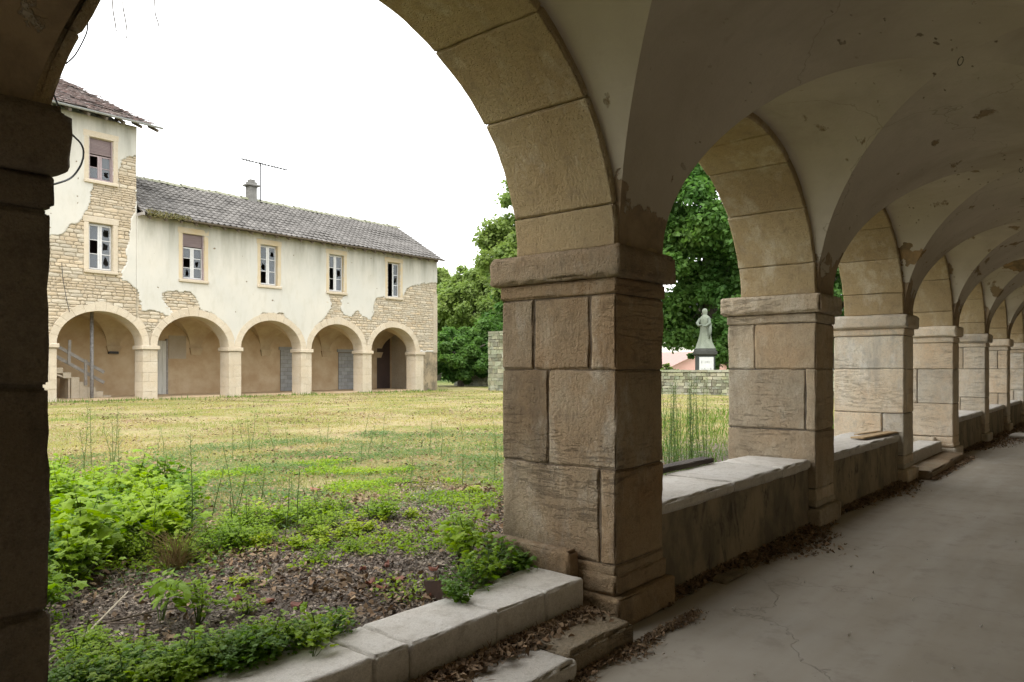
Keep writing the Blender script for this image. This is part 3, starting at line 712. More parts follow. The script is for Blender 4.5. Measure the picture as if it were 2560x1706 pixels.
def walk_vault(B, n, xm, a, last):
    AA, BB, yc, wh = a+.03, FB+.05, (YF+FT+YB)/2, (YB-YF-FT)/2
    V = []; F = []
    def patch(fn, n_, m):
        b = len(V)
        for i in range(n_+1):
            for j in range(m+1): V.append(fn(i/n_, j/m))
        for i in range(n_):
            for j in range(m): F.append((b+i*(m+1)+j, b+(i+1)*(m+1)+j, b+(i+1)*(m+1)+j+1, b+i*(m+1)+j+1))
    for s in (1, -1):
        def fa(u, v, s=s):
            f = math.pi*u; ya = yc+s*(wh+.01); yb = yc+s*wh*abs(math.cos(f)); return (xm-AA*math.cos(f), ya+(yb-ya)*v, FZS+BB*math.sin(f))
        patch(fa, 24, 4)
    xn = xm+3.59
    def fb(u, v):
        f = math.pi*u; xa = xm+AA*abs(math.cos(f)); xb = xn-AA*abs(math.cos(f)); return (xa+(xb-xa)*v, yc-wh*math.cos(f), FZS+BB*math.sin(f))
    patch(fb, 24, 4)
    mk('walk_vault', V, F, M['inner_vault'], B, True)
    # corbel block at the rear wall under the springing
    me = MB(); x = xn-1.795
    me.V += [(x-.3, YB+.02, 2.5), (x+.3, YB+.02, 2.5), (x+.3, YB-.12, 2.5), (x-.3, YB-.12, 2.5), (x-.22, YB+.02, 2.18), (x+.22, YB+.02, 2.18), (x+.22, YB-.04, 2.18), (x-.22, YB-.04, 2.18)]
    me.F += [(0, 1, 2, 3), (7, 6, 5, 4), (3, 2, 6, 7), (0, 3, 7, 4), (2, 1, 5, 6)]
    me.build('corbel', M['inner_vault'], B)
for n, (xm, a) in enumerate(arches): walk_vault(TOW if n < 3 else WNG, n, xm, a, n == 6)
# doors and blocked openings in the rear wall
d = bx('door', M['door_white'], WNG, 13.75, 15.05, YB-.09, YB-.03, .40, 2.80)
for q in range(7): bx('plank', M['door_white'], d, 13.76+q*.185, 13.76+q*.185+.172, YB-.115, YB-.088, .41, 2.79)
bx('door_frame', M['wood_grey'], WNG, 15.06, 15.14, YB-.1, YB-.002, .40, 2.88)
MB().box(15.2, 16.0, YB-.02, YB-.003, 2.0, 3.05).build('plaster_patch', M['backwall'], WNG)
def blocked(x0, x1, z1):
    f = bx('blocked_doorway', M['mortar'], WNG, x0, x1, YB-.03, YB-.004, .40, z1); z = .41; q = 0
    while z < z1-.05:
        x = x0+(.0 if q % 2 else -.2)
        while x < x1:
            a, b = max(x, x0), min(x+.4, x1)
            if b-a > .04: bx('concrete_block', M['block'], f, a+.006, b-.006, YB-.045, YB-.028, z, min(z+.19, z1))
            x += .4
        z += .2; q += 1
    bx('lintel', M['block'], f, x0-.08, x1+.08, YB-.06, YB-.003, z1+.002, z1+.16)
blocked(20.87, 21.95, 2.5); blocked(24.45, 25.75, 2.45)
bx('doorway_shade', M['room'], WNG, 27.15, 28.1, YB-.03, YB-.004, .40, 3.3)  # flat panel, shade inside the opening painted as its dark colour
bx('iron_bracket', M['cable'], TOW, 12.62, 13.0, YB-.18, YB-.03, 2.18, 2.28)

# windows
def window(B, x0, x1, z0, z1, kind):
    y = YF; sur = M['ochre'] if B is WNG else M['far_stone']; g = .17
    W_ = empty('window', ((x0+x1)/2, y, z0)); W_.parent = B; W_.matrix_parent_inverse = B.matrix_basis.inverted()
    def bb(n, m, *a, r=.012): block(n, m, W_, *a, .25, r, .004, .01)
    bb('jamb', sur, x0-g, x0, y-.038, y+.24, z0, z1); bb('jamb', sur, x1, x1+g, y-.038, y+.24, z0, z1)
    bb('lintel', sur, x0-g-.03, x1+g+.03, y-.040, y+.24, z1+.001, z1+.24); bb('sill', M['far_stone'], x0-g, x1+g, y-.11, y+.24, z0-.13, z0-.001, r=.02)
    fr = M['mauve_paint'] if kind == 'twr_up' else M['white_paint']
    yf = y+.15; zt = z1
    me = MB(); t = .05
    me.box(x0, x0+t, yf, yf+.05, z0, z1).box(x1-t, x1, yf, yf+.05, z0, z1).box(x0+t, x1-t, yf, yf+.05, z1-t, z1).box(x0+t, x1-t, yf, yf+.05, z0, z0+t)
    me.build('frame', fr, W_)
    xm = (x0+x1)/2
    if kind in ('twr_up', 'shut'):
        zs_ = z1-(.60 if kind == 'twr_up' else .52); n = 11; sm = MB(); hh = (z1-zs_)/n
        for q in range(n): sm.box(x0+.004, x1-.004, y+.075+(q % 2)*.002, y+.10, zs_+q*hh+.004, zs_+(q+1)*hh-.003)
        sm.box(x0+.006, x1-.006, y+.088, y+.11, zs_, z1); sm.build('roller_shutter', M['shutter'], W_); zt = zs_+.02
        me = MB().box(x0+.001, x0+.05, y+.02, y+.149, z0, z1).box(x1-.05, x1-.001, y+.02, y+.149, z0, z1).box(x0+.05, x1-.05, y+.02, y+.149, z0, z0+.03); me.build('shutter_guide', M['mauve_paint'], W_)
    sashes = [(x0+t, xm-.004), (xm+.004, x1-t)]
    nr = 2 if kind in ('twr_up',) else 3
    broken = {'twr_up': {(0, 1), (1, 0)}, 'six_broken': {(0, 1), (1, 0), (1, 1), (1, 2)}, 'shut': {(0, 0), (0, 1), (1, 1)}, 'sixc': {(0, 1), (0, 0), (1, 2)}, 'six': {(0, 0), (0, 1), (1, 1)}, 'open': {(1, 1)}}[kind]
    gone = {'twr_up': {(0, 1)}, 'six_broken': {(0, 1)}, 'shut': {(0, 1)}, 'sixc': {(0, 0)}, 'six': {(0, 1), (0, 0)}, 'open': set()}[kind]
    for si, (a, b) in enumerate(sashes):
        if kind == 'open' and si == 0: continue
        s = .048; s_in = .075 if si == 0 else .07
        me = MB()
        sl_, sr = (s*.6, s_in) if si == 0 else (s_in, s*.6)
        zb, ztop = z0+t, zt-t
        me.box(a, a+sl_, yf-.035, yf-.002, zb, ztop).box(b-sr, b, yf-.035, yf-.002, zb, ztop).box(a+sl_, b-sr, yf-.035, yf-.002, ztop-s, ztop).box(a+sl_, b-sr, yf-.035, yf-.002, zb, zb+s)
        hh = (ztop-zb-2*s)/nr
        for q in range(1, nr): me.box(a+sl_, b-sr, yf-.033, yf-.006, zb+s+q*hh-.013, zb+s+q*hh+.013)
        sash = me.build('casement', fr, W_)
        for q in range(nr):
            p0, p1, q0, q1 = a+sl_, b-sr, zb+s+q*hh+.013, zb+s+(q+1)*hh-.013
            if (si, q) in gone: continue
            if (si, q) in broken:
                n = 9; cx, cz = p0+(p1-p0)*R.uniform(.35, .65), q0+(q1-q0)*R.uniform(.35, .65); me = MB()
                rim = [(p0, q0), (cx, q0), (p1, q0), (p1, cz), (p1, q1), (cx, q1), (p0, q1), (p0, cz)]
                ins = [(cx+(u-cx)*R.uniform(.25, .85), cz+(v-cz)*R.uniform(.3, .85)) for u, v in rim]
                for e in range(8):
                    f = (e+1) % 8; me.poly([(rim[e][0], yf-.02, rim[e][1]), (rim[f][0], yf-.02, rim[f][1]), (ins[f][0], yf-.02, ins[f][1]), (ins[e][0], yf-.02, ins[e][1])])
                me.build('pane', M['glass'], sash)
            else: MB().poly([(p0, yf-.02, q0), (p1, yf-.02, q0), (p1, yf-.02, q1), (p0, yf-.02, q1)]).build('pane', M['glass'], sash)
for side, x0, x1, z0, z1, k in WIN: window(TOW if side == 'T' else WNG, x0, x1, z0, z1, k)

# roofs with separate tiles
def tile_mesh(w, l, kind):
    V = []; F = []; n = 6 if kind == 'pan' else 3
    th = .03
    for j, yy in enumerate((0, l)):
        for q in range(n+1):
            u = q/n; x = w*u*1.04
            z = (.045*math.sin(math.pi*min(1, u/.42)) if u < .42 else -.004*math.sin((u-.42)/.58*math.pi)) if kind == 'pan' else .012*math.sin(math.pi*u)
            V.append((x, yy, z+(th if j == 0 else 0)))
    for q in range(n): F.append((q, q+1, n+2+q, n+1+q))
    b = len(V); V += [(v[0], -.0, v[2]-th-.004) for v in V[:n+1]]
    for q in range(n): F.append((b+q, b+q+1, q+1, q))
    return V, F
def tiled(B, x0, x1, P0, P1, w, l, kind, mat, wob, sag=0.):
    (ya, za), (yb, zb) = P0, P1
    L_ = math.hypot(yb-ya, zb-za); nr = int(L_/l)+1; ncol = int((x1-x0)/w)
    ang = math.atan2(zb-za, yb-ya)
    roof = MB().poly([(x0, ya+.05, za-.03), (x1, ya+.05, za-.03), (x1, yb, zb-.05), (x0, yb, zb-.05)]).build('roof', M['wood_dark'], B)
    TV, TF = tile_mesh(w, l*1.18, kind); me0 = bpy.data.meshes.new('tile'); me0.from_pydata(TV, [], TF); me0.materials.append(mat); me0.update()
    rest = MB(); items = []
    for r in range(nr):
        for c in range(ncol):
            s = r*l; x = x0+c*w+(w/2 if kind != 'pan' and r % 2 else 0)
            if x+w > x1+.05 or s+l > L_+.06: continue
            y = ya+s*math.cos(ang); z = za+s*math.sin(ang)+sag*(noise.noise(Vector((x*.55, s*.8, 3)))-.1)
            items.append(((x*math.cos(TH)+y*math.sin(TH)), x, y, z))
    items.sort()
    vis = [i for i in items if i[1] > (9.0 if B is TOW else 0)]; oth = [i for i in items if i not in vis] if B is TOW else []
    items = vis+oth
    for n, (_, x, y, z) in enumerate(items):
        T = Matrix.Translation((x+R.uniform(-1, 1)*wob*.3, y, z+R.uniform(0, 1)*wob*.35)) @ Matrix.Rotation(ang-.045+R.uniform(-1, 1)*wob*.9, 4, 'X') @ Matrix.Rotation(R.uniform(-1, 1)*wob, 4, 'Z') @ Matrix.Rotation(R.uniform(-1, 1)*wob, 4, 'Y')
        if n < 295:
            o = bpy.data.objects.new('tile', me0); COL.objects.link(o); o.parent = roof
            o.matrix_parent_inverse = PW(roof).inverted(); o.matrix_basis = T
        else:
            b = len(rest.V); rest.V += [tuple(T @ Vector(v)) for v in TV]; rest.F += [tuple(b+i for i in f) for f in TF]
    if rest.F: tag(rest.build('roof_tiles', mat, roof), kind='stuff')
    return ang
tiled(WNG, 12.42, 28.7, (29.22, 7.60), (33.1, 9.88), .27, .335, 'pan', M['tile'], .004, .05)
tiled(TOW, 2.0, 12.95, (29.15, 11.05), (39.5, 15.6), .2, .26, 'flat', M['tile_red'], .09, .14)
MB().poly([(12.4, 33.1, 9.85), (28.7, 33.1, 9.85), (28.7, 38.4, 7.4), (12.4, 38.4, 7.4)]).build('rear_roof', M['tile'], WNG)
MB().poly([(1.5, 39.5, 15.5), (12.9, 39.5, 15.5), (12.9, 49.4, 10.9), (1.5, 49.4, 10.9)]).build('rear_roof', M['tile_red'], TOW)
# ridge cap, rough and mossy
me = MB()
for q in range(50):
    x = 12.42+q*.327; h = .04*noise.noise(Vector((x*2, 0, 0))); T = Matrix.Rotation(R.uniform(-.02, .02), 4, 'Y')
    me.V += [(x, 32.9, 9.80+h), (x, 33.0, 9.93+h), (x, 33.1, 9.97+h), (x, 33.2, 9.93+h), (x, 33.3, 9.8+h), (x+.34, 32.92, 9.79+h), (x+.34, 33.01, 9.91+h), (x+.34, 33.1, 9.95+h), (x+.34, 33.19, 9.91+h), (x+.34, 33.28, 9.79+h)]
    b = len(me.V)-10; me.F += [(b+i, b+i+1, b+6+i, b+5+i) for i in range(4)]
me.build('ridge', M['ridge'], WNG, True)
# gutters, rafters
def gutter(B, x0, x1, y, z, mat):
    V = []; F = []; n = 8; m = 30
    for i in range(m+1):
        x = x0+(x1-x0)*i/m; dz = .02*noise.noise(Vector((x*.7, 0, 0)))
        for q in range(n+1):
            a = math.pi*q/n; V.append((x, y-.065*math.cos(a), z+dz-.065*math.sin(a)))
    for i in range(m):
        for q in range(n): F.append((i*(n+1)+q, (i+1)*(n+1)+q, (i+1)*(n+1)+q+1, i*(n+1)+q+1))
    mk('gutter', V, F, mat, B, True)
gutter(TOW, 2, 13.1, 29.10, 11.02, M['zinc']); gutter(WNG, 14.0, 28.65, 29.16, 7.57, M['wood_dark'])
for B, xs, ye, ze, sl_ in ((TOW, np.arange(2.4, 13., .62), 29.16, 10.93, .44), (WNG, np.arange(12.7, 28.5, .62), 29.24, 7.50, .585)):
    for x in xs:
        T = Matrix.Translation((x, ye, ze)) @ Matrix.Rotation(math.atan(sl_), 4, 'X'); MB().box(-.04, .04, 0, .9, -.11, 0, T).build('rafter', M['wood_dark'], B)
bx('fascia_board', M['wood_grey'], WNG, 12.36, 12.44, 29.15, 30.2, 7.5, 7.62)
# moss hanging over the eave beside the tower
me = MB()
for q in range(1500):
    x = 12.55+1.75*R.random()**1.1; y = 29.2+R.uniform(-.10, .22); z = 7.60+(y-29.2)*.55+R.uniform(-.10, .08)*(1 if x < 13.8 else .5)
    a = R.uniform(0, 6.28); l = R.uniform(.03, .09); dx, dy = l*math.cos(a), l*math.sin(a)*.6; h = R.uniform(-.04, .08)
    me.poly([(x, y, z), (x+dx, y+dy, z+h), (x+dx*.5+dy*.5, y+dy*.6-dx*.4, z+h*.6+.03)])
tag(me.build('moss', M['moss'], WNG), kind='stuff')
# chimney on the ridge
ch = block('chimney', M['chimney'], WNG, 18.98, 19.42, 32.9, 33.25, 9.6, 10.50, .15, .02, .008, .02)
block('chimney_cap', M['chimney'], ch, 18.87, 19.53, 32.79, 33.36, 10.50, 10.60, .2, .02, .005, .01)
me = MB()
for q, s in ((0, .2), (1, .13)): me.box(19.2-s, 19.2+s, 33.07-s, 33.07+s, 10.601+q*.12, 10.72+q*.12)
me.build('chimney_hood', M['chimney'], ch)
AE = empty('rooftop_aerial', (19.6, 33.0, 9.9), 'thin television aerial on a mast beside the ridge chimney', 'aerial')
MB().tube([(19.62, 32.95, 9.85), (19.62, 32.95, 11.75)], .035).build('mast', M['cable'], AE)
me = MB().tube([(18.55, 32.95, 11.72), (21.1, 32.95, 11.70)], .03)
me.build('boom', M['cable'], AE)
for x in np.linspace(18.6, 21.05, 15): MB().tube([(x, 32.55, 11.715), (x, 33.35, 11.715)], .018, 4).build('element', M['cable'], AE)
# staircase with its rails and the steel prop in the first arch
ST = bx('staircase', M['inner_vault'], TOW, 9.0, 9.6, 31.3, 32.5, .35, 1.9)
xs_ = [10.02, 10.30, 10.58, 10.875, 11.17, 11.46, 11.74, 12.05]; zs_ = [1.76, 1.59, 1.40, 1.22, 1.03, .83, .655, .476]
for q in range(7):
    a, b = xs_[q], xs_[q+1]; z = zs_[q+1]
    block('stair_step', M['far_stone'], ST, (9.5 if q == 0 else a), b, 31.3, 32.5, (.36 if q > 1 else z-.22), z, .25, .01, .004, .01)
MB().poly([(9.5, 31.35, 1.55), (10.55, 31.35, 1.2), (10.55, 31.35, .36), (10.5, 31.35, .36), (10.5, 31.35, 1.15), (9.5, 31.35, 1.48)]).build('stair_side', M['far_stone'], ST)
for (a, b) in (((9.6, 31.25, 2.70), (11.75, 31.25, 1.40)), ((9.6, 31.25, 2.28), (11.75, 31.25, .99))):
    A, B_ = Vector(a), Vector(b); dd = B_-A; T = Matrix.Translation(A) @ Matrix.Rotation(-math.atan2(dd.z, dd.x), 4, 'Y')
    MB().box(0, dd.length, -.02, .02, -.06, .06, T).build('handrail', M['wood_grey'], ST)
T = Matrix.Translation((10.47, 31.2, 1.72)) @ Matrix.Rotation(.03, 4, 'Y'); MB().box(-.05, .05, -.02, .02, 0, .93, T).build('rail_post', M['wood_grey'], ST)
bx('rail_post', M['wood_grey'], ST, 11.02, 11.12, 31.2, 31.25, .9, 1.9)
MB().tube([(11.19, 30.95, .3), (11.19, 30.95, 3.75)], .065, 10).build('steel_prop', M['pole'], TOW, True)
# cable looping down the tower face
me = MB(); P = [(9.7, 29.6, 5.4), (9.72, 29.6, 4.9), (9.85, 29.6, 4.1), (9.95, 29.6, 3.62)]
me.tube(P, .012, 5).build('cable', M['cable'], TOW)

# ---------------- boundary walls, monument, houses ----------------
def stone_wall(name, label, x, y0, y1, z0, z1, th, hmin, hmax, seed, cap=True):
    o = bx('x', M['mortar'], None, x+.03, x+th-.03, y0+.03, y1-.03, z0-.2, z1-.04); o.name = name
    tag(o, label, 'wall'); Rn = random.Random(seed); items = []; z = z0-.05
    for face in (0, 1):
        z = z0-.05
        while z < z1-.04:
            h = min(Rn.uniform(hmin, hmax), z1-z); y = y0+Rn.uniform(-.1, 0)
            while y < y1:
                w = Rn.uniform(.15, .5)
                a, b = max(y, y0), min(y+w, y1)
                if b-a > .06: items.append((-(b-a)*h if face == 0 else 1, a, z, b-a, h, face))
                y += w
            z += h
    items.sort(key=lambda t: t[0]); rest = MB(); n = 0
    for it in items:
        _, y, z, w, h, face = it; g = .01; me = MB() if n < 290 and face == 0 else rest
        p0, p1 = (x-Rn.uniform(0, .03), x+.12) if face == 0 else (x+th-.12, x+th+Rn.uniform(0, .03))
        b = len(me.V); me.box(p0, p1, y+g, y+w-g, z+g, z+h-g)
        for i in range(b, len(me.V)):
            v = me.V[i]; me.V[i] = (v[0]+(.012 if face == 0 else -.012)*Rn.random(), v[1]+Rn.uniform(-.02, .02), v[2]+Rn.uniform(-.015, .015))
        if me is not rest: me.build('stone', M['wall_rubble'], o); n += 1
    if rest.F: tag(rest.build('wall_stones', M['wall_rubble'], o), kind='stuff')
    if cap:
        y = y0
        while y < y1:
            w = min(Rn.uniform(.4, .8), y1-y); bx('coping_stone', M['wall_rubble'], o, x-.05, x+th+.05, y+.01, y+w-.01, z1-.03, z1+.06+Rn.uniform(0, .03)); y += w
    return o
stone_wall('boundary_wall', 'low mossy rubble wall closing the right hand end of the courtyard below the statue', 31.3, 4.0, 22.6, .33, 1.42, .5, .10, .2, 5)
stone_wall('gate_wall', 'tall rubble wall stub beside the grassy gap at the end of the far range', 29.9, 22.65, 27.05, .3, 3.62, .6, .12, .26, 6, False)
FE = empty('picket_fence', (34, 33.2, .4), 'dark picket fence behind the grassy gap beside the far range', 'fence')
for q in range(46):
    y = 30.2+q*.13; bx('picket', M['wood_black'], FE, 38, 38.03, y, y+.07, .5, 2.55+R.uniform(-.05, .05))
for z in (.9, 2.1): bx('fence_rail', M['wood_black'], FE, 38.035, 38.08, 30.1, 36.3, z, z+.08)
stone_wall('garden_wall', 'overgrown grey garden wall under the picket fence', 37.2, 28.6, 37, .3, 1.75, .4, .15, .3, 8, False)
# statue on its pedestal beyond the low wall
MO = empty('monument', (35.6, 16.9, .3), 'pale robed statue on a dark capped pedestal behind the low wall', 'statue')
def rotbox(me, cx, cy, h0, h1, s0, s1, ang):
    c, s_ = math.cos(ang), math.sin(ang); b = len(me.V)
    for z, s in ((h0, s0), (h1, s1)):
        for u, v in ((-s, -s), (s, -s), (s, s), (-s, s)): me.V.append((cx+u*c-v*s_, cy+u*s_+v*c, z))
    me.F += [(b+3, b+2, b+1, b), (b+4, b+5, b+6, b+7)]+[(b+i, b+(i+1) % 4, b+4+(i+1) % 4, b+4+i) for i in range(4)]
    return me
mx_, my_, MA = 35.75, 17.05, math.radians(35)
rotbox(MB(), mx_, my_, .2, 2.22, .44, .44, MA).build('pedestal', M['dark_stone'], MO)
me = MB(); rotbox(me, mx_, my_, 2.221, 2.30, .47, .54, MA); rotbox(me, mx_, my_, 2.301, 2.46, .54, .54, MA); rotbox(me, mx_, my_, 2.461, 2.60, .50, .46, MA); me.build('pedestal_cap', M['dark_stone'], MO)
T = Matrix.Translation((mx_, my_, 0)) @ Matrix.Rotation(MA, 4, 'Z')
pn = MB().box(-.462, -.445, -.36, .36, .9, 2.15, T).build('inscription_panel', M['ocr'], MO)
me = MB(); Rl = random.Random(3)
for zz, hh, n in ((1.82, .14, 8), (1.5, .09, 8), (1.18, .07, 9)):
    for q in range(n):
        v = .27-q*.54/(n-1)
        me.box(-.468, -.463, v-.006, v+.006, zz, zz+hh, T)
        if Rl.random() < .6: me.box(-.468, -.463, v-.03, v-.006, zz+(hh-.015 if Rl.random() < .5 else 0), zz+(hh if Rl.random() < .5 else .015), T)
me.build('worn_letters', M['letter'], MO)
# draped standing figure
V = []; F = []; prof = [(2.60, .50, 0), (2.66, .47, 0), (2.85, .40, 0), (3.1, .33, .01), (3.4, .28, .02), (3.7, .25, .03), (3.95, .27, .03), (4.12, .29, .02), (4.25, .25, .01), (4.33, .14, 0), (4.38, .10, 0), (4.45, .13, -.01), (4.53, .145, -.02), (4.61, .135, -.02), (4.68, .08, -.02), (4.70, .01, -.02)]
ns = 32
for (z, r, dx) in prof:
    for q in range(ns):
        a = 2*math.pi*q/ns; fold = (.045*math.sin(a*7+z*2)+.02*math.sin(a*13+z*5))*max(0, min(1, (4.2-z)*.8))*r*2.2
        fr = r*(1 if z > 4.3 else .82)+fold
        V.append((mx_+dx+fr*math.cos(a)*.9, my_+(r+fold)*math.sin(a), z))
for i in range(len(prof)-1):
    for q in range(ns): F.append((i*ns+q, i*ns+(q+1) % ns, (i+1)*ns+(q+1) % ns, (i+1)*ns+q))
fg = mk('figure', V, F, M['monument'], MO, True)
me = MB()
me.tube([(mx_-.05, my_+.24, 4.15), (mx_-.2, my_+.33, 3.92), (mx_-.34, my_+.18, 3.78), (mx_-.38, my_+.02, 3.82)], [.09, .085, .065, .045], 8)
me.tube([(mx_-.05, my_-.24, 4.15), (mx_-.18, my_-.36, 3.9), (mx_-.34, my_-.2, 3.74), (mx_-.38, my_-.02, 3.80)], [.09, .085, .065, .045], 8)
me.tube([(mx_-.1, my_-.34, 3.9), (mx_-.16, my_-.36, 3.5), (mx_-.12, my_-.3, 3.1)], [.07, .09, .03], 8)
me.build('folded_arms', M['monument'], MO, True)
# houses beyond
def house(label, x, y, w, d, h, rh, wall, roof, rot):
    T = Matrix.Translation((x, y, 0)) @ Matrix.Rotation(rot, 4, 'Z'); B = empty('house', (x, y, 0), label, 'building')
    wl = MB().box(-w/2, w/2, -d/2, d/2, -.1, h, T).build('wall', wall, B)
    P = lambda a, b, c: tuple(T @ Vector((a, b, c)))
    o = .4
    me = MB().poly([P(-w/2-o, -d/2-o, h-.1), P(w/2+o, -d/2-o, h-.1), P(w/2+o, 0, h+rh), P(-w/2-o, 0, h+rh)]).poly([P(-w/2-o, d/2+o, h-.1), P(w/2+o, d/2+o, h-.1), P(w/2+o, 0, h+rh), P(-w/2-o, 0, h+rh)])
    me.build('roof', roof, B)
    for s in (-1, 1): MB().poly([P(s*w/2, -d/2, h), P(s*w/2, d/2, h), P(s*w/2, 0, h+rh-.15)]).build('gable', wall, B)
    for q in range(3):
        a = -w/2+w*(q+.5)/3; MB().box(a-.5, a+.5, -d/2-.05, -d/2-.003, h*.35, h*.75, T).build('window', M['mauve_paint'], B)
house('pink walled house with a red tiled roof far behind the low wall', 76, 43, 16, 9, 1.7, 1.7, M['pink'], M['pinkroof'], math.radians(70))
house('white house just visible between the trees behind the pink one', 92, 47, 12, 9, 6.5, 2.5, M['housewhite'], M['pinkroof'], math.radians(60))

# ---------------- trees ----------------
def leaf_cloud(C, Rr, n, size, seed, flat=.35):
    """many small folded leaves spread over the shells of clusters C (centres) with radii Rr"""
    rs = np.random.RandomState(seed); C = np.array(C); Rr = np.array(Rr)
    p = Rr**2/np.sum(Rr**2); k = rs.choice(len(C), n, p=p)
    d = rs.normal(size=(n, 3)); d /= np.linalg.norm(d, axis=1)[:, None]
    rad = Rr[k]*(rs.uniform(.1, 1, n)**.5)*np.where(rs.uniform(0, 1, n) < .25, 1.35, 1.)
    pos = C[k]+d*rad[:, None]*np.array([1, 1, .72])
    nrm = d*.5+rs.normal(size=(n, 3))*.55+np.array([0, 0, .75]); nrm /= np.linalg.norm(nrm, axis=1)[:, None]
    t = rs.normal(size=(n, 3)); u = np.cross(nrm, t); u /= np.linalg.norm(u, axis=1)[:, None]; v = np.cross(nrm, u)
    s = size*rs.uniform(.55, 1.3, n)[:, None]
    a = pos-u*s*.5; b = pos+v*s*.42+nrm*s*.1; c = pos+u*s*.6-nrm*s*.12; e = pos-v*s*.42+nrm*s*.1
    V = np.stack([a, b, c, e], 1).reshape(-1, 3)
    F = np.arange(4*n).reshape(n, 4)
    return V, F
def tree(label, x, y, h, rx, zlow, ncl, nl, size, mat, seed, name='broadleaf_tree', group='trees beyond the courtyard'):
    Rt = random.Random(seed); B = empty(name, (x, y, .3), label, 'tree', group)
    C = []; Rr = []
    cz = (h+zlow)/2; hz = (h-zlow)/2
    while len(C) < ncl:
        u, v, w = Rt.uniform(-1, 1), Rt.uniform(-1, 1), Rt.uniform(-1, 1); d = math.sqrt(u*u+v*v+w*w)
        if .3 < d < 1:
            k = (1-.25*max(0, w))*1.04; C.append((x+u*rx*k*.86, y+v*rx*k*.86, cz+w*hz*.88)); Rr.append(rx*Rt.uniform(.09, .18))
    V, F = leaf_cloud(C, Rr, nl, size, seed)
    mk('crown', V, F, mat, B)
    me = MB(); me.tube([(x, y, -.1), (x+.1, y, h*.2), (x-.05, y+.1, h*.45), (x, y, h*.8)], [rx*.085, rx*.065, rx*.05, rx*.015], 9); me.build('trunk', M['bark'], B, True)
    me = MB()
    for q in range(min(26, ncl)):
        c = C[q]; z0 = Rt.uniform(.2, .6)*h; m = ((x+c[0])/2+Rt.uniform(-.4, .4), (y+c[1])/2, (z0+c[2])/2+.3); me.tube([(x, y, min(z0, c[2])), m, c], [.11, .07, .02], 5)
    me.build('branches', M['bark'], B, True)
def at(pxx, Z):
    t = (pxx-1280)/1830.*Z; return (t*math.sin(TH)+Z*math.cos(TH), -t*math.cos(TH)+Z*math.sin(TH))
xy = at(1775, 46); tree('big dark green maple like tree behind the statue', *xy, 19.8, 7.2, 1.6, 230, 90000, .30, M['leafA'], 21)
xy = at(2085, 50); tree('dark tree showing in the narrow gap beside the third pier', *xy, 16, 5.2, 1.5, 150, 42000, .30, M['leafA'], 22)
xy = at(1400, 54); tree('tall tree with its pale green edge left of the main pier', *xy, 18.2, 6.6, 3.2, 210, 75000, .30, M['leafB'], 23)
xy = at(1190, 66); tree('round pale green tree above the grassy gap', *xy, 11.6, 5.0, 1.6, 150, 42000, .30, M['leafB'], 24)
xy = at(1095, 74); tree('lighter tree just beyond the end of the far range', *xy, 12.6, 4.4, 1.5, 110, 28000, .32, M['leafB'], 25)
xy = at(1150, 50); tree('low bushy tree behind the picket fence', *xy, 4.6, 3.0, .3, 90, 24000, .22, M['leafA'], 26)
xy = at(1285, 52); tree('dense bush behind the tall rubble wall stub', *xy, 7.8, 3.4, .3, 90, 26000, .24, M['leafA'], 27)
xy = at(1872, 43); tree('low green bush close to the right of the statue', *xy, 6.5, 3.1, .2, 80, 24000, .24, M['leafA'], 29)
xy = at(1765, 62); tree('dark tree farther off directly behind the statue', *xy, 12, 2.6, .8, 70, 24000, .3, M['leafA'], 30)
xy = at(1670, 60); tree('low bush beside the pink house', *xy, 2.2, 2.0, .2, 20, 7000, .22, M['leafB'], 28)
# a distant belt of wood closing the horizon
C = []; Rr = []; Rb = random.Random(4)
for q in range(170):
    a = math.radians(Rb.uniform(-4, 78)); d = Rb.uniform(120, 150); C.append((d*math.cos(a), d*math.sin(a), Rb.uniform(0, 3.4))); Rr.append(Rb.uniform(2.2, 3.8))
V, F = leaf_cloud(C, Rr, 60000, .8, 44); tag(mk('distant_wood', V, F, M['leafA']), kind='stuff')
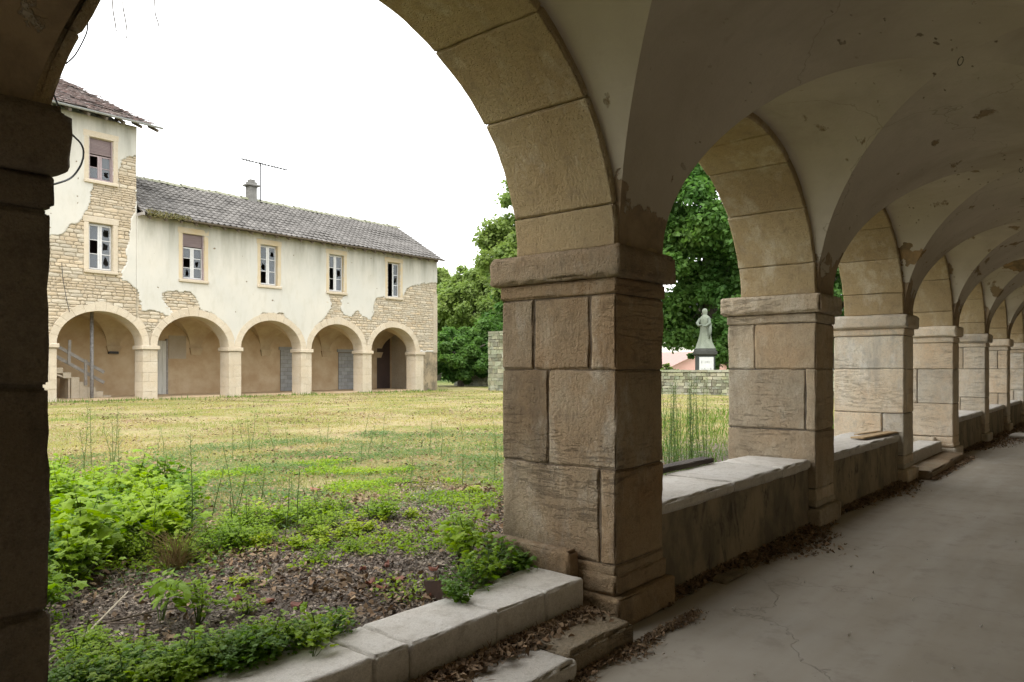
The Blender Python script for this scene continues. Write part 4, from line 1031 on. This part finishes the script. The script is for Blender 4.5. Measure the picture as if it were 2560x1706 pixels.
# ---------------- vegetation and litter in the courtyard ----------------
GZ = np.vectorize(gz)
def field(x, y, s, o): return np.array([noise.noise(Vector((a*s, b*s, o))) for a, b in zip(x, y)])
def in_view(x, y, margin=.12):
    Z = x*math.cos(TH)+y*math.sin(TH); X = x*math.sin(TH)-y*math.cos(TH); return (Z > .6) & (np.abs(X/Z) < .70+margin), Z
def blades(name, n, seed, mat, hfun, wk, cond, ymin=2.95, power=1.6):
    rs = np.random.RandomState(seed)
    # sample distance with more blades near by, bearing evenly
    Z = 3.0*(40/3.0)**(rs.uniform(0, 1, n)**(1/power)) if power else rs.uniform(3, 40, n)
    t = rs.uniform(-.76, .76, n); X = t*Z
    x = X*math.sin(TH)+Z*math.cos(TH); y = -X*math.cos(TH)+Z*math.sin(TH)
    m = (y > ymin) & (y < 29.55) & (x > -1) & (x < 31.2); x, y, Z = x[m], y[m], Z[m]
    m = cond(x, y, rs); x, y, Z = x[m], y[m], Z[m]; n = len(x)
    z = np.array([gz(a, b) for a, b in zip(x, y)])-.01
    h = hfun(x, y, rs, n); w = np.maximum(.0022, wk*Z)*rs.uniform(.6, 1.4, n)
    a = rs.uniform(0, 6.283, n); lean = rs.uniform(.1, .8, n)*h; b = rs.uniform(0, 6.283, n)
    dx, dy = np.cos(a)*w, np.sin(a)*w; lx, ly = np.cos(b)*lean, np.sin(b)*lean
    P = np.empty((n, 5, 3))
    P[:, 0] = np.stack([x-dx, y-dy, z], 1); P[:, 1] = np.stack([x+dx, y+dy, z], 1)
    P[:, 2] = np.stack([x+dx*.7+lx*.35, y+dy*.7+ly*.35, z+h*.6], 1); P[:, 3] = np.stack([x-dx*.7+lx*.35, y-dy*.7+ly*.35, z+h*.6], 1)
    P[:, 4] = np.stack([x+lx, y+ly, z+h], 1)
    V = P.reshape(-1, 3); o = np.arange(n)*5
    F = np.concatenate([np.stack([o, o+1, o+2], 1), np.stack([o, o+2, o+3], 1), np.stack([o+3, o+2, o+4], 1)])
    return tag(mk(name, V, F, mat), kind='stuff')
def gcond(x, y, rs):
    f = field(x, y, .55, 2)+.5*field(x, y, 2.2, 6); near = np.clip((y+.35*x*0-4.4+1.3*field(x, y, .8, 12))/2.2, .0, 1)
    return rs.uniform(0, 1, len(x)) < np.clip(.55+f*1.5, .05, 1)*near
blades('grass', 300000, 5, M['grass'], lambda x, y, rs, n: rs.uniform(.015, .055, n)*(1+1.6*(rs.uniform(0, 1, n) < .05)), .00042, gcond)
def gc2(x, y, rs):
    f = field(x, y, .5, 21)+.35*field(x, y, 1.7, 26); edge = (y > 27.6)*.8
    return rs.uniform(0, 1, len(x)) < np.clip((f-.12)*2.2+edge, 0, 1)*np.clip((y-3.9)/1.2, 0, 1)*np.where((y > 7) & (y < 26), .14, 1)
blades('tall_grass', 90000, 6, M['grass_green'], lambda x, y, rs, n: rs.uniform(.03, .11, n)*np.clip(.7+(y > 27.6)*.9, .7, 2), .00045, gc2)
def gc3(x, y, rs): return (x > 1.55*y) & (x < 20) & (y < 9) & (rs.uniform(0, 1, len(x)) < .8)
blades('verge_grass', 60000, 8, M['grass_green'], lambda x, y, rs, n: rs.uniform(.06, .24, n), .0005, gc3, 3.3)
# low grey green mat
def mat_leaves(name, n, seed, mat, size, region, cond, zoff=(.0, .03), up=.7):
    rs = np.random.RandomState(seed); x0, x1, y0, y1 = region
    x = rs.uniform(x0, x1, n); y = rs.uniform(y0, y1, n); m = cond(x, y, rs); v, _ = in_view(x, y); m &= v; x, y = x[m], y[m]; n = len(x)
    z = np.array([gz(a, b) for a, b in zip(x, y)])+rs.uniform(*zoff, n)
    nr = rs.normal(size=(n, 3))*(1-up); nr[:, 2] += 1; nr /= np.linalg.norm(nr, axis=1)[:, None]
    t = rs.normal(size=(n, 3)); u = np.cross(nr, t); u /= np.linalg.norm(u, axis=1)[:, None]; w = np.cross(nr, u)
    s = rs.uniform(size[0], size[1], n)[:, None]; asp = rs.uniform(.3, .8, n)[:, None]; c = np.stack([x, y, z], 1)
    V = np.stack([c-u*s, c+w*s*asp+nr*s*.2, c+u*s, c-w*s*asp+nr*s*.15], 1).reshape(-1, 3)
    return tag(mk(name, V, np.arange(4*n).reshape(n, 4), mat), kind='stuff')
mat_leaves('ground_cover', 150000, 9, M['tall'], (.006, .02), (1, 10, 4.0, 11), lambda x, y, rs: rs.uniform(0, 1, len(x)) < np.clip(.45+1.2*field(x, y, 1.2, 33), 0, 1)*np.clip((y-3.9)/1.2, 0, 1), (0, .045))
mat_leaves('gravel_chips', 90000, 10, M['chips'], (.004, .017), (.7, 6, 2.86, 6.2), lambda x, y, rs: rs.uniform(0, 1, len(x)) < np.clip((6.-y)/1.8+.8*field(x, y, 1.5, 41), 0, 1), (.0, .018), .55)
mat_leaves('fallen_leaves', 7000, 12, M['litter'], (.012, .035), (.7, 9, 2.86, 10), lambda x, y, rs: rs.uniform(0, 1, len(x)) < np.clip(.35+1.5*field(x, y, 1.1, 51), 0, 1), (.005, .03), .5)

mat_leaves('creeping_weeds', 120000, 15, M['weed'], (.006, .019), (.9, 6, 2.95, 8), lambda x, y, rs: rs.uniform(0, 1, len(x)) < np.clip(2.6*(field(x, y, 1.6, 61)+.4*field(x, y, 5, 63)+.0), 0, 1)*np.clip(.3+(y-3.0)/1.4, 0, 1), (0, .05), .5)
mat_leaves('straw_litter', 60000, 16, M['dry'], (.008, .03), (1, 16, 4.6, 18), lambda x, y, rs: rs.uniform(0, 1, len(x)) < np.clip(.3+1.4*field(x, y, .9, 71), 0, 1), (.005, .03), .75)
mat_leaves('brown_speckle_leaves', 45000, 17, M['litter'], (.012, .04), (3, 29, 6, 28), lambda x, y, rs: rs.uniform(0, 1, len(x)) < np.clip(.25+1.8*field(x, y, .45, 81), 0, 1), (.01, .035), .7)
LOBED = []
for i in range(11):
    a = math.pi*(-.5)+math.pi*2*i/11; r = (1 if i % 2 else .6)*(1.1 if i in (5, 6) else 1)
    LOBED.append((.5+.5*math.cos(a)*r*.9 if False else r*.5*math.cos(a), r*.5*math.sin(a), -.10*r))
OVAL = [(0, -.5, 0), (.2, -.3, .03), (.27, 0, .02), (.2, .3, -.04), (0, .52, -.12), (-.2, .3, -.04), (-.27, 0, .02), (-.2, -.3, .03)]
NARROW = [(0, -.5, 0), (.07, -.1, .0), (.05, .3, -.08), (0, .55, -.2), (-.05, .3, -.08), (-.07, -.1, 0)]
class LB:
    def __init__(s): s.V = []; s.F = []
    def leaf(s, shape, p, direction, up, size):
        d = Vector(direction).normalized(); u = Vector(up); u = (u-d*u.dot(d)).normalized(); r = d.cross(u); b = len(s.V); c = Vector(p)+d*size*.5
        s.V.append(tuple(c+u*size*.03))
        for (a, e, h) in shape: s.V.append(tuple(c+r*a*size+d*e*size+u*h*size))
        n = len(shape); s.F += [(b, b+1+i, b+1+(i+1) % n) for i in range(n)]
def weed_mesh(seed, h, spread, n, kind, size):
    """leaves spread through a ragged dome on thin stems that start at the foot"""
    Rw = random.Random(seed); L1 = LB(); st = MB(); arms = []
    for q in range(max(5, n//9)):
        a = Rw.uniform(0, 6.283); sp = spread*Rw.uniform(.15, 1); arms.append((a, sp, h*Rw.uniform(.45, 1.05)*(1-.4*sp/spread)))
    for a, sp, hh in arms:
        tip = Vector((sp*math.cos(a), sp*math.sin(a), hh)); mid = Vector((tip.x*.4+Rw.uniform(-.02, .02), tip.y*.4+Rw.uniform(-.02, .02), hh*.62))
        st.tube([Vector((0, 0, -.03)), mid, tip], [.004, .003, .0015], 3, False)
        m = int(n/len(arms))
        for j in range(m):
            t = Rw.random()**.7; p = mid.lerp(tip, t)+Vector((Rw.gauss(0, 1), Rw.gauss(0, 1), Rw.gauss(0, .7)))*spread*.17
            p.z = max(.012, p.z); aa = Rw.uniform(0, 6.283)
            d = Vector((math.cos(aa), math.sin(aa), Rw.uniform(-.5, .6))); s_ = size*Rw.uniform(.55, 1.35)*(1.1-.3*t)
            up = (Rw.uniform(-.7, .7), Rw.uniform(-.7, .7), 1)
            L1.leaf(LOBED if kind == 'lobed' else OVAL, p, d, up, s_)
    return L1, st
PROTO = {}
def plant(name, key, label, group, x, y, scale=1., rot=None, z=None):
    kind, seed, h, sp, stems, size, mat, cat = key
    if key not in PROTO:
        L1, st = weed_mesh(seed, h, sp, stems, kind, size)
        ml = bpy.data.meshes.new('leaves'); ml.from_pydata(L1.V, [], L1.F); ml.materials.append(M[mat]); ml.update()
        m2 = bpy.data.meshes.new('stems'); m2.from_pydata(st.V, [], st.F); m2.materials.append(M['stem']); m2.update(); PROTO[key] = (ml, m2)
    o = empty(name, (x, y, gz(x, y) if z is None else z), label, cat, group)
    o.rotation_euler = (R.uniform(-.08, .08), R.uniform(-.08, .08), R.uniform(0, 6.28) if rot is None else rot); o.scale = (scale,)*3
    for nm, me_ in zip(('leaves', 'stems'), PROTO[key]):
        c = bpy.data.objects.new(nm, me_); COL.objects.link(c); c.parent = o
    return o
KA = [('lobed', 50+i, .34+.06*(i % 3), .20, 150, (.065, .05, .085, .042)[i % 4], 'weed_dark' if i == 5 else 'weed', 'weed') for i in range(8)]
KY = [('lobed', 60+i, .12, .11, 70, .035, 'weed_yellow', 'weed') for i in range(3)]
KD = [('lobed', 70+i, .19, .15, 190, (.036, .045, .03)[i], 'weed_dark', 'weed') for i in range(3)]
KO = [('oval', 80+i, .28, .17, (60, 22)[i], .08, 'weed', 'weed') for i in range(2)]
KG = [('lobed', 90+i, .17+.03*i, .14, 150, (.03, .022, .04)[i], 'weed', 'weed') for i in range(3)]
# the lush patch at the left
n = 0
while n < 105:
    x, y = R.uniform(1.05, 3.1), R.uniform(4.35, 8.2)
    if ((x-1.75-(y-4.8)*.33)/.75)**2+((y-6.1)/1.75)**2 > 1: continue
    plant('leafy_weed', R.choice(KA+KA+KG+KO[:1]), 'lush bright green weed in the dense patch behind the dark left pier', 'lush weeds in the dense left hand patch', x, y, R.uniform(.75, 1.3)); n += 1
for q in range(40):
    x, y = 2.0+R.uniform(0, 1.9), 4.75+R.uniform(-.25, .45); plant('leafy_weed', R.choice(KG), 'low bright weed in the band between bare gravel and open grass', 'low weeds in the band across the courtyard', x, y, R.uniform(.7, 1.15))
for q in range(16):
    x, y = 2.5+R.uniform(0, 1.5), 4.35+R.uniform(-.15, .2); plant('leafy_weed', R.choice(KY), 'small yellow green weed along the edge of the bare gravel', 'yellowish weeds edging the bare gravel', x, y, R.uniform(.6, 1.1))
# along the kerb
for q in range(62):
    t = R.random(); x, y = .85+1.4*t+R.uniform(-.04, .04), 3.10-.25*t+R.uniform(-.1, .08)
    plant('kerb_weed', R.choice(KD+KG), 'crinkled dark green weed growing along the back edge of the stone kerb', 'weeds along the back of the kerb', x, y, R.uniform(.6, 1.0))
for q in range(10):
    x, y = 1.05+R.uniform(0, .35), 3.2+R.uniform(0, .5); plant('leafy_weed', R.choice(KG), 'small weed beside the bleached stick at lower left', 'weeds beside the bleached stick', x, y, R.uniform(.5, .9))
for x, y, s, k, lb in ((1.62, 3.62, 1.0, KO[0], 'broad leaved yellow green weed alone on the litter in the lower left'), (1.75, 3.5, .75, KA[1], 'leafy weed just right of the broad leaved one at lower left'), (1.98, 3.45, .62, KG[0], 'small weed at the right end of the lower left group'), (1.22, 4.02, .8, KA[2], 'medium weed against the dark pier above the bleached stick'), (1.35, 4.25, .9, KG[1], 'feathery low weed in front of the dense left patch'), (2.18, 3.86, .8, KY[0], 'pale spiky yellow green weed on the dark litter'),
                       (3.3, 5.5, 1.1, KY[1], 'small yellow green clump in the grass above the gravel'), (5.15, 4.85, 1.0, KY[0], 'yellow green clump in the grass near the main pier'), (2.3, 3.02, .55, KY[1], 'tiny yellow weed behind the cracked kerb stone'), (2.1, 2.9, .8, KD[0], 'dark bushy weed standing over the cracked kerb joint'), (1.87, 2.72, .5, KO[1], 'round leaved sprig lying on the kerb top'), (2.82, 2.78, .72, KD[1], 'variegated crinkled weed spilling onto the kerb top'),
                       (3.02, 2.93, 1.1, KD[2], 'dark bush of weeds left of the foot of the main pier'), (3.2, 2.95, 1.3, KG[2], 'feathery green bush against the foot of the main pier'), (3.38, 3.0, 1.35, KD[0], 'dark leafy bush touching the main pier foot'), (3.55, 2.95, 1.0, KD[1], 'low dark weed in the corner of the plinth stone'), (3.36, 3.22, 1.15, KA[0], 'tall light green weed rising beside the main pier'), (3.5, 3.42, 1.2, KA[3], 'tallest leafy weed behind the dark bush at the main pier'),
                       (3.05, 4.0, .7, KG[0], 'sprawling weed in the middle of the gravel'), (2.75, 3.95, .6, KG[1], 'thin sprawling weed left of the middle of the gravel')):
    plant('leafy_weed', k, lb, None, x, y, s, z=.295 if lb.endswith('kerb top') else None)
# slender tall weeds
def tall_weed(x, y, h, label, group=None, leafy=1., seed=0, lean=.1):
    Rw = random.Random(seed or int(x*971+y*613)); o = empty('slender_weed', (x, y, gz(x, y)), label, 'weed', group); st = MB(); L1 = LB()
    top = Vector((Rw.uniform(-lean, lean), Rw.uniform(-lean, lean), h)); pts = [Vector((0, 0, -.02)), top*.5+Vector((Rw.uniform(-.02, .02), Rw.uniform(-.02, .02), 0)), top]
    st.tube(pts, [.0045, .0035, .0015], 4, False); n = int(60*h*leafy)
    for q in range(n):
        t = .12+.88*q/n; p = pts[0].lerp(pts[1], t*2) if t < .5 else pts[1].lerp(pts[2], t*2-1); a = q*2.4+Rw.uniform(-.4, .4)
        d = Vector((math.cos(a), math.sin(a), Rw.uniform(.1, .9)))
        if Rw.random() < .25:
            e = p+d*.07*(1.2-t); st.tube([p, e], .0012, 3, False)
            for w in range(3): L1.leaf(NARROW, p.lerp(e, .3+.3*w), d+Vector((Rw.uniform(-1, 1), Rw.uniform(-1, 1), .3)), (0, 0, 1), .03)
        else: L1.leaf(NARROW, p, d, (0, 0, 1), Rw.uniform(.05, .10)*(1.15-.6*t))
    mk('leaves', L1.V, L1.F, M['tall'], None).parent = o; st2 = mk('stem', st.V, st.F, M['stem'], None); st2.parent = o
tall_weed(2.25, 4.6, .80, 'tall single slender weed at the right edge of the dense left patch', leafy=1.6, lean=.05)
for q in range(7): tall_weed(3.1+R.uniform(-.3, .4), 8.3+R.uniform(-.5, .5), R.uniform(.6, .95), 'thin upright weed stalk behind the dense left patch', 'thin stalks behind the dense left patch', .9)
for q in range(12): tall_weed(R.uniform(2.7, 3.9), R.uniform(4.1, 5.8), R.uniform(.3, .62), 'wispy weed stalk standing in the middle of the courtyard foreground', 'wispy stalks in the courtyard foreground', .8)
for q in range(30): tall_weed(R.uniform(4.2, 9), R.uniform(5, 11), R.uniform(.25, .6), 'wispy weed stalk farther out in the grass', 'wispy stalks farther out in the grass', .7)
for q in range(26): tall_weed(R.uniform(7.7, 8.7), R.uniform(3.75, 4.7), R.uniform(.75, 1.25), 'tall slender weed seen behind the parapet right of the main pier', 'tall weeds right of the main pier', 1.0)
# dry tuft
me = MB()
for q in range(170):
    a = R.uniform(0, 6.28); l = R.uniform(.05, .22); h = R.uniform(.05, .26); w = .0018
    bx_, by_ = R.uniform(-.05, .05), R.uniform(-.05, .05); me.tube([(bx_, by_, 0), (bx_+math.cos(a)*l*.5, by_+math.sin(a)*l*.5, h*.8), (bx_+math.cos(a)*l, by_+math.sin(a)*l, h)], [.0018, .0014, .0006], 3, False)
o = me.build('grass_tuft', M['dry']); o.location = (2.06, 4.42, gz(2.06, 4.42)); tag(o, 'dry straw coloured grass tuft at the edge of the dense left patch', 'grass tuft')
# shards of tile and other debris
def shard(x, y, s, mat, name, label, cat, tilt=.15, th=.014, seed=1, z=None):
    Rs = random.Random(seed); n = 6; P = []
    for q in range(n):
        a = 2*math.pi*q/n+Rs.uniform(-.35, .35); r = s*Rs.uniform(.55, 1.1); P.append((r*math.cos(a)*1.25, r*math.sin(a)*.75))
    V = [(p[0], p[1], .02*(p[0]/s)**2) for p in P]+[(p[0]*.96, p[1]*.96, th+.02*(p[0]/s)**2) for p in P]
    F = [tuple(range(n))[::-1], tuple(range(n, 2*n))]+[(i, (i+1) % n, n+(i+1) % n, n+i) for i in range(n)]
    o = mk(name, V, F, mat); o.location = (x, y, (gz(x, y)+.006 if z is None else z)); o.rotation_euler = (Rs.uniform(-tilt, tilt), Rs.uniform(-tilt, tilt), Rs.uniform(0, 6.28)); return tag(o, label, cat)
for q, (x, y, s, lb) in enumerate(((2.85, 3.31, .055, 'largest red tile shard in the middle of the gravel'), (2.70, 3.36, .038, 'orange red tile shard left of the largest one'), (2.84, 3.6, .045, 'dark red tile shard behind the largest one'), (2.98, 3.55, .03, 'small brown tile shard on the pale gravel'), (2.12, 3.5, .05, 'long red tile shard lying on dark litter'), (2.2, 3.34, .04, 'red tile shard just right of the long one'), (2.02, 3.62, .035, 'rounded brick fragment left of the long shard'),
                                   (1.15, 3.3, .07, 'reddish flat tile piece beside the bleached stick'), (1.28, 3.12, .05, 'reddish tile piece under the kerb weeds at lower left'), (3.15, 3.3, .03, 'bright orange shard near the main pier bush'), (2.78, 2.98, .03, 'brown shard behind the kerb stones'), (4.3, 6.2, .07, 'flat pinkish slab lying in the grass'), (3.1, 8.3, .09, 'flat reddish slab in the grass farther out'), (2.68, 3.24, .03, 'grey brown chip in front of the tile shards'))):
    shard(x, y, s, M['terracotta'], 'tile_shard', lb, 'tile shard', seed=q+5)
V = [(-.065, 0, .10), (.065, 0, .105), (.035, 0, 0), (-.03, 0, -.02), (-.06, .02, .10), (.06, .022, .105), (.032, .015, 0), (-.028, .015, -.02)]
o = mk('pot_shard', V, [(0, 1, 2, 3), (7, 6, 5, 4), (0, 4, 5, 1), (1, 5, 6, 2), (2, 6, 7, 3), (3, 7, 4, 0)], M['brownpot']); o.location = (2.80, 2.93, .275); o.rotation_euler = (-.25, .05, math.radians(-42)); tag(o, 'brown broken pot shard standing upright behind the kerb', 'pot shard')
def stick(name, label, pts, r, mat, side=()):
    me = MB().tube(pts, [r*(1-.5*i/(len(pts)-1)) for i in range(len(pts))], 6)
    for s_ in side: me.tube(s_, [r*.5, r*.3, r*.2][:len(s_)], 5)
    return tag(me.build(name, mat, None, True), label, 'stick')
z = .30
stick('stick', 'long bleached stick lying diagonally on the litter at lower left', [(1.06, 3.42, z+.03), (1.30, 3.62, z+.055), (1.60, 3.95, z+.10)], .008, M['stick'])
stick('stick', 'dark crooked branch crossing under the bleached stick', [(1.15, 3.75, z+.04), (1.4, 3.7, z+.05), (1.65, 3.72, z+.04), (1.85, 3.66, z+.03)], .007, M['twig'], [[(1.4, 3.7, z+.05), (1.5, 3.6, z+.04), (1.62, 3.5, z+.03)]])
stick('stick', 'thin curved twig near the red tile shards', [(2.25, 3.6, z+.04), (2.32, 3.48, z+.05), (2.2, 3.36, z+.04), (2.0, 3.28, z+.02)], .004, M['twig'])
# thin twigs as litter
rs = np.random.RandomState(31); me = MB()
for q in range(900):
    x, y = rs.uniform(.9, 4), rs.uniform(2.9, 4.7); a = rs.uniform(0, 3.14); l = rs.uniform(.03, .14); zz = gz(x, y)+rs.uniform(.004, .02); w = .0015
    dx, dy = math.cos(a)*l/2, math.sin(a)*l/2; px_, py_ = -math.sin(a)*w, math.cos(a)*w
    me.poly([(x-dx-px_, y-dy-py_, zz), (x+dx-px_, y+dy-py_, zz+.006), (x+dx+px_, y+dy+py_, zz+.006), (x-dx+px_, y-dy+py_, zz)])
tag(me.build('twig_litter', M['twig']), kind='stuff')
# dead leaves and roots swept against the parapet and lying on the steps
def heap(name, n, seed, fx, size=(.008, .03)):
    rs = np.random.RandomState(seed); P = np.array([fx(rs) for _ in range(n)]); n = len(P)
    nr = rs.normal(size=(n, 3))*.6; nr[:, 2] += .8; nr /= np.linalg.norm(nr, axis=1)[:, None]; t = rs.normal(size=(n, 3)); u = np.cross(nr, t); u /= np.linalg.norm(u, axis=1)[:, None]; w = np.cross(nr, u)
    s = rs.uniform(*size, n)[:, None]; thin = rs.uniform(0, 1, n)[:, None] < .45; asp = np.where(thin, .1, rs.uniform(.4, .8, n)[:, None]); s = np.where(thin, s*1.8, s)
    V = np.stack([P-u*s, P+w*s*asp+nr*s*.25*(~thin), P+u*s, P-w*s*asp+nr*s*.2*(~thin)], 1).reshape(-1, 3)
    tag(mk(name, V, np.arange(4*n).reshape(n, 4), M['litter']), kind='stuff')
def f_wall(rs):
    x = 4.2+rs.uniform(0, 1)**1.3*28; b = .06+.06*noise.noise(Vector((x*1.3, 0, 0)))+.28*math.exp(-((x-6.6)/.75)**2)+.2*math.exp(-((x-10.3)/.9)**2)+.95*max(0, min(1, (x-16)/4))
    y = 2.40-abs(rs.normal())*b*.55; z = .006+.05*math.exp(-(2.40-y)/.12)*rs.uniform(0, 1)
    return (x, y, z)
mat_leaves('dead_leaves_on_gravel', 14000, 19, M['litter'], (.01, .03), (.8, 5.5, 2.9, 6), lambda x, y, rs: rs.uniform(0, 1, len(x)) < np.clip(.3+1.6*field(x, y, 1.4, 91), 0, 1), (.008, .03), .4)
heap('leaf_litter', 24000, 3, f_wall)
heap('step_litter', 5200, 4, lambda rs: (lambda x: (x, 2.47-abs(rs.normal())*(.05+.07*max(0, noise.noise(Vector((x*2, 5, 0)))+.3)), .118+rs.uniform(0, .03)))(rs.uniform(.8, 3.6)))
heap('floor_litter', 3800, 6, lambda rs: (lambda x: (x, 2.13-abs(rs.normal())*(.05+.05*noise.noise(Vector((x*3, 9, 0)))), .004+rs.uniform(0, .025)))(rs.uniform(1.2, 4.3)), (.006, .018))
heap('corner_litter', 2200, 7, lambda rs: (rs.uniform(11.4, 14.8), 2.42-abs(rs.normal())*.05-.28*(rs.random_sample() < .5), .11*(1)*(0)+.02+rs.uniform(0, .02)), (.012, .03))
for q in range(16):
    x, y = R.uniform(2.6, 9), R.uniform(.6, 2.); shard(x, y, R.uniform(.006, .014), M['kerb'], 'plaster_crumb', 'tiny crumb of plaster fallen on the gallery floor', 'crumb', seed=q+90, th=.006, z=.003)['group'] = 'plaster crumbs on the gallery floor'
me = MB()
o = block('floor_slab_piece', M['kerb'], None, 19.6, 20.5, 1.75, 2.1, .0, .07, .1, .03, .01, .03); tag(o, 'pale flat stone lying in the leaf litter far along the gallery', 'stone')
o = block('flat_stone', M['parapet'], None, 5.0, 5.38, 2.22, 2.34, .0, .03, .06, .012, .005, .02); tag(o, 'grey flat stone in the litter at the foot of the first parapet', 'stone')
# boards left on the parapets
def board(label, p0, p1, w, h, mat, name='plank'):
    A, B_ = Vector(p0), Vector(p1); d = B_-A
    q = d.to_track_quat('X', 'Z').to_matrix().to_4x4(); q.translation = A
    o = block(name, mat, None, 0, d.length, -w/2, w/2, 0, h, .1, .006, .004, .012); o.matrix_world = q; return tag(o, label, 'plank')
board('rotten dark plank along the outer edge of the first parapet', (4.45, 3.12, .655), (6.5, 3.07, .665), .13, .045, M['wood_black'])
board('thin pale board lying on the second parapet', (9.75, 2.62, .675), (11.0, 2.50, .675), .16, .02, M['wood_pale'])
board('narrow offcut on top of the second parapet board', (10.0, 2.7, .70), (10.8, 2.6, .70), .05, .012, M['wood_pale'], 'board_offcut')
# cables and dry tendrils hanging in the first arch
def cable(name, label, P, r, mat, group=None):
    pts = []
    P = [Vector(p) for p in P]
    for i in range(len(P)-1):
        a, b, c, d = P[max(i-1, 0)], P[i], P[i+1], P[min(i+2, len(P)-1)]
        for k in range(6):
            t = k/6; pts.append(.5*((2*b)+(-a+c)*t+(2*a-5*b+4*c-d)*t*t+(-a+3*b-3*c+d)*t**3))
    pts.append(P[-1]); return tag(MB().tube(pts, r, 5).build(name, mat, None, True), label, name.split('_')[-1], group)
cable('hanging_cable', 'black cable loop swinging out beside the dark left impost', [(.93, 3.2, 2.78), (1.02, 3.24, 2.66), (1.10, 3.3, 2.53), (1.155, 3.3, 2.47), (1.15, 3.28, 2.40), (1.10, 3.24, 2.32), (1.0, 3.1, 2.25), (.9, 3.05, 2.2)], .004, M['cable'])
cable('arch_cable', 'thin black cable bowed in front of the left end of the arch', [(1.159, 3.25, 2.981), (1.158, 3.25, 2.931), (1.141, 3.25, 2.877), (1.113, 3.25, 2.814), (1.08, 3.25, 2.768)], .003, M['cable'])
for q, (x, z1, z0) in enumerate(((1.255, 3.3, 2.985), (1.30, 3.3, 2.97), (1.43, 3.3, 3.06))):
    P = [(x+R.uniform(-.006, .006)+.035*(1-t), 3.3, z0+(z1-z0)*t) for t in (1, .8, .6, .4, .25, .1, 0)]; cable('hanging_tendril', ['left', 'middle', 'right'][q]+'most dry tendril hanging into the top of the first arch', P, .0026, M['root'])
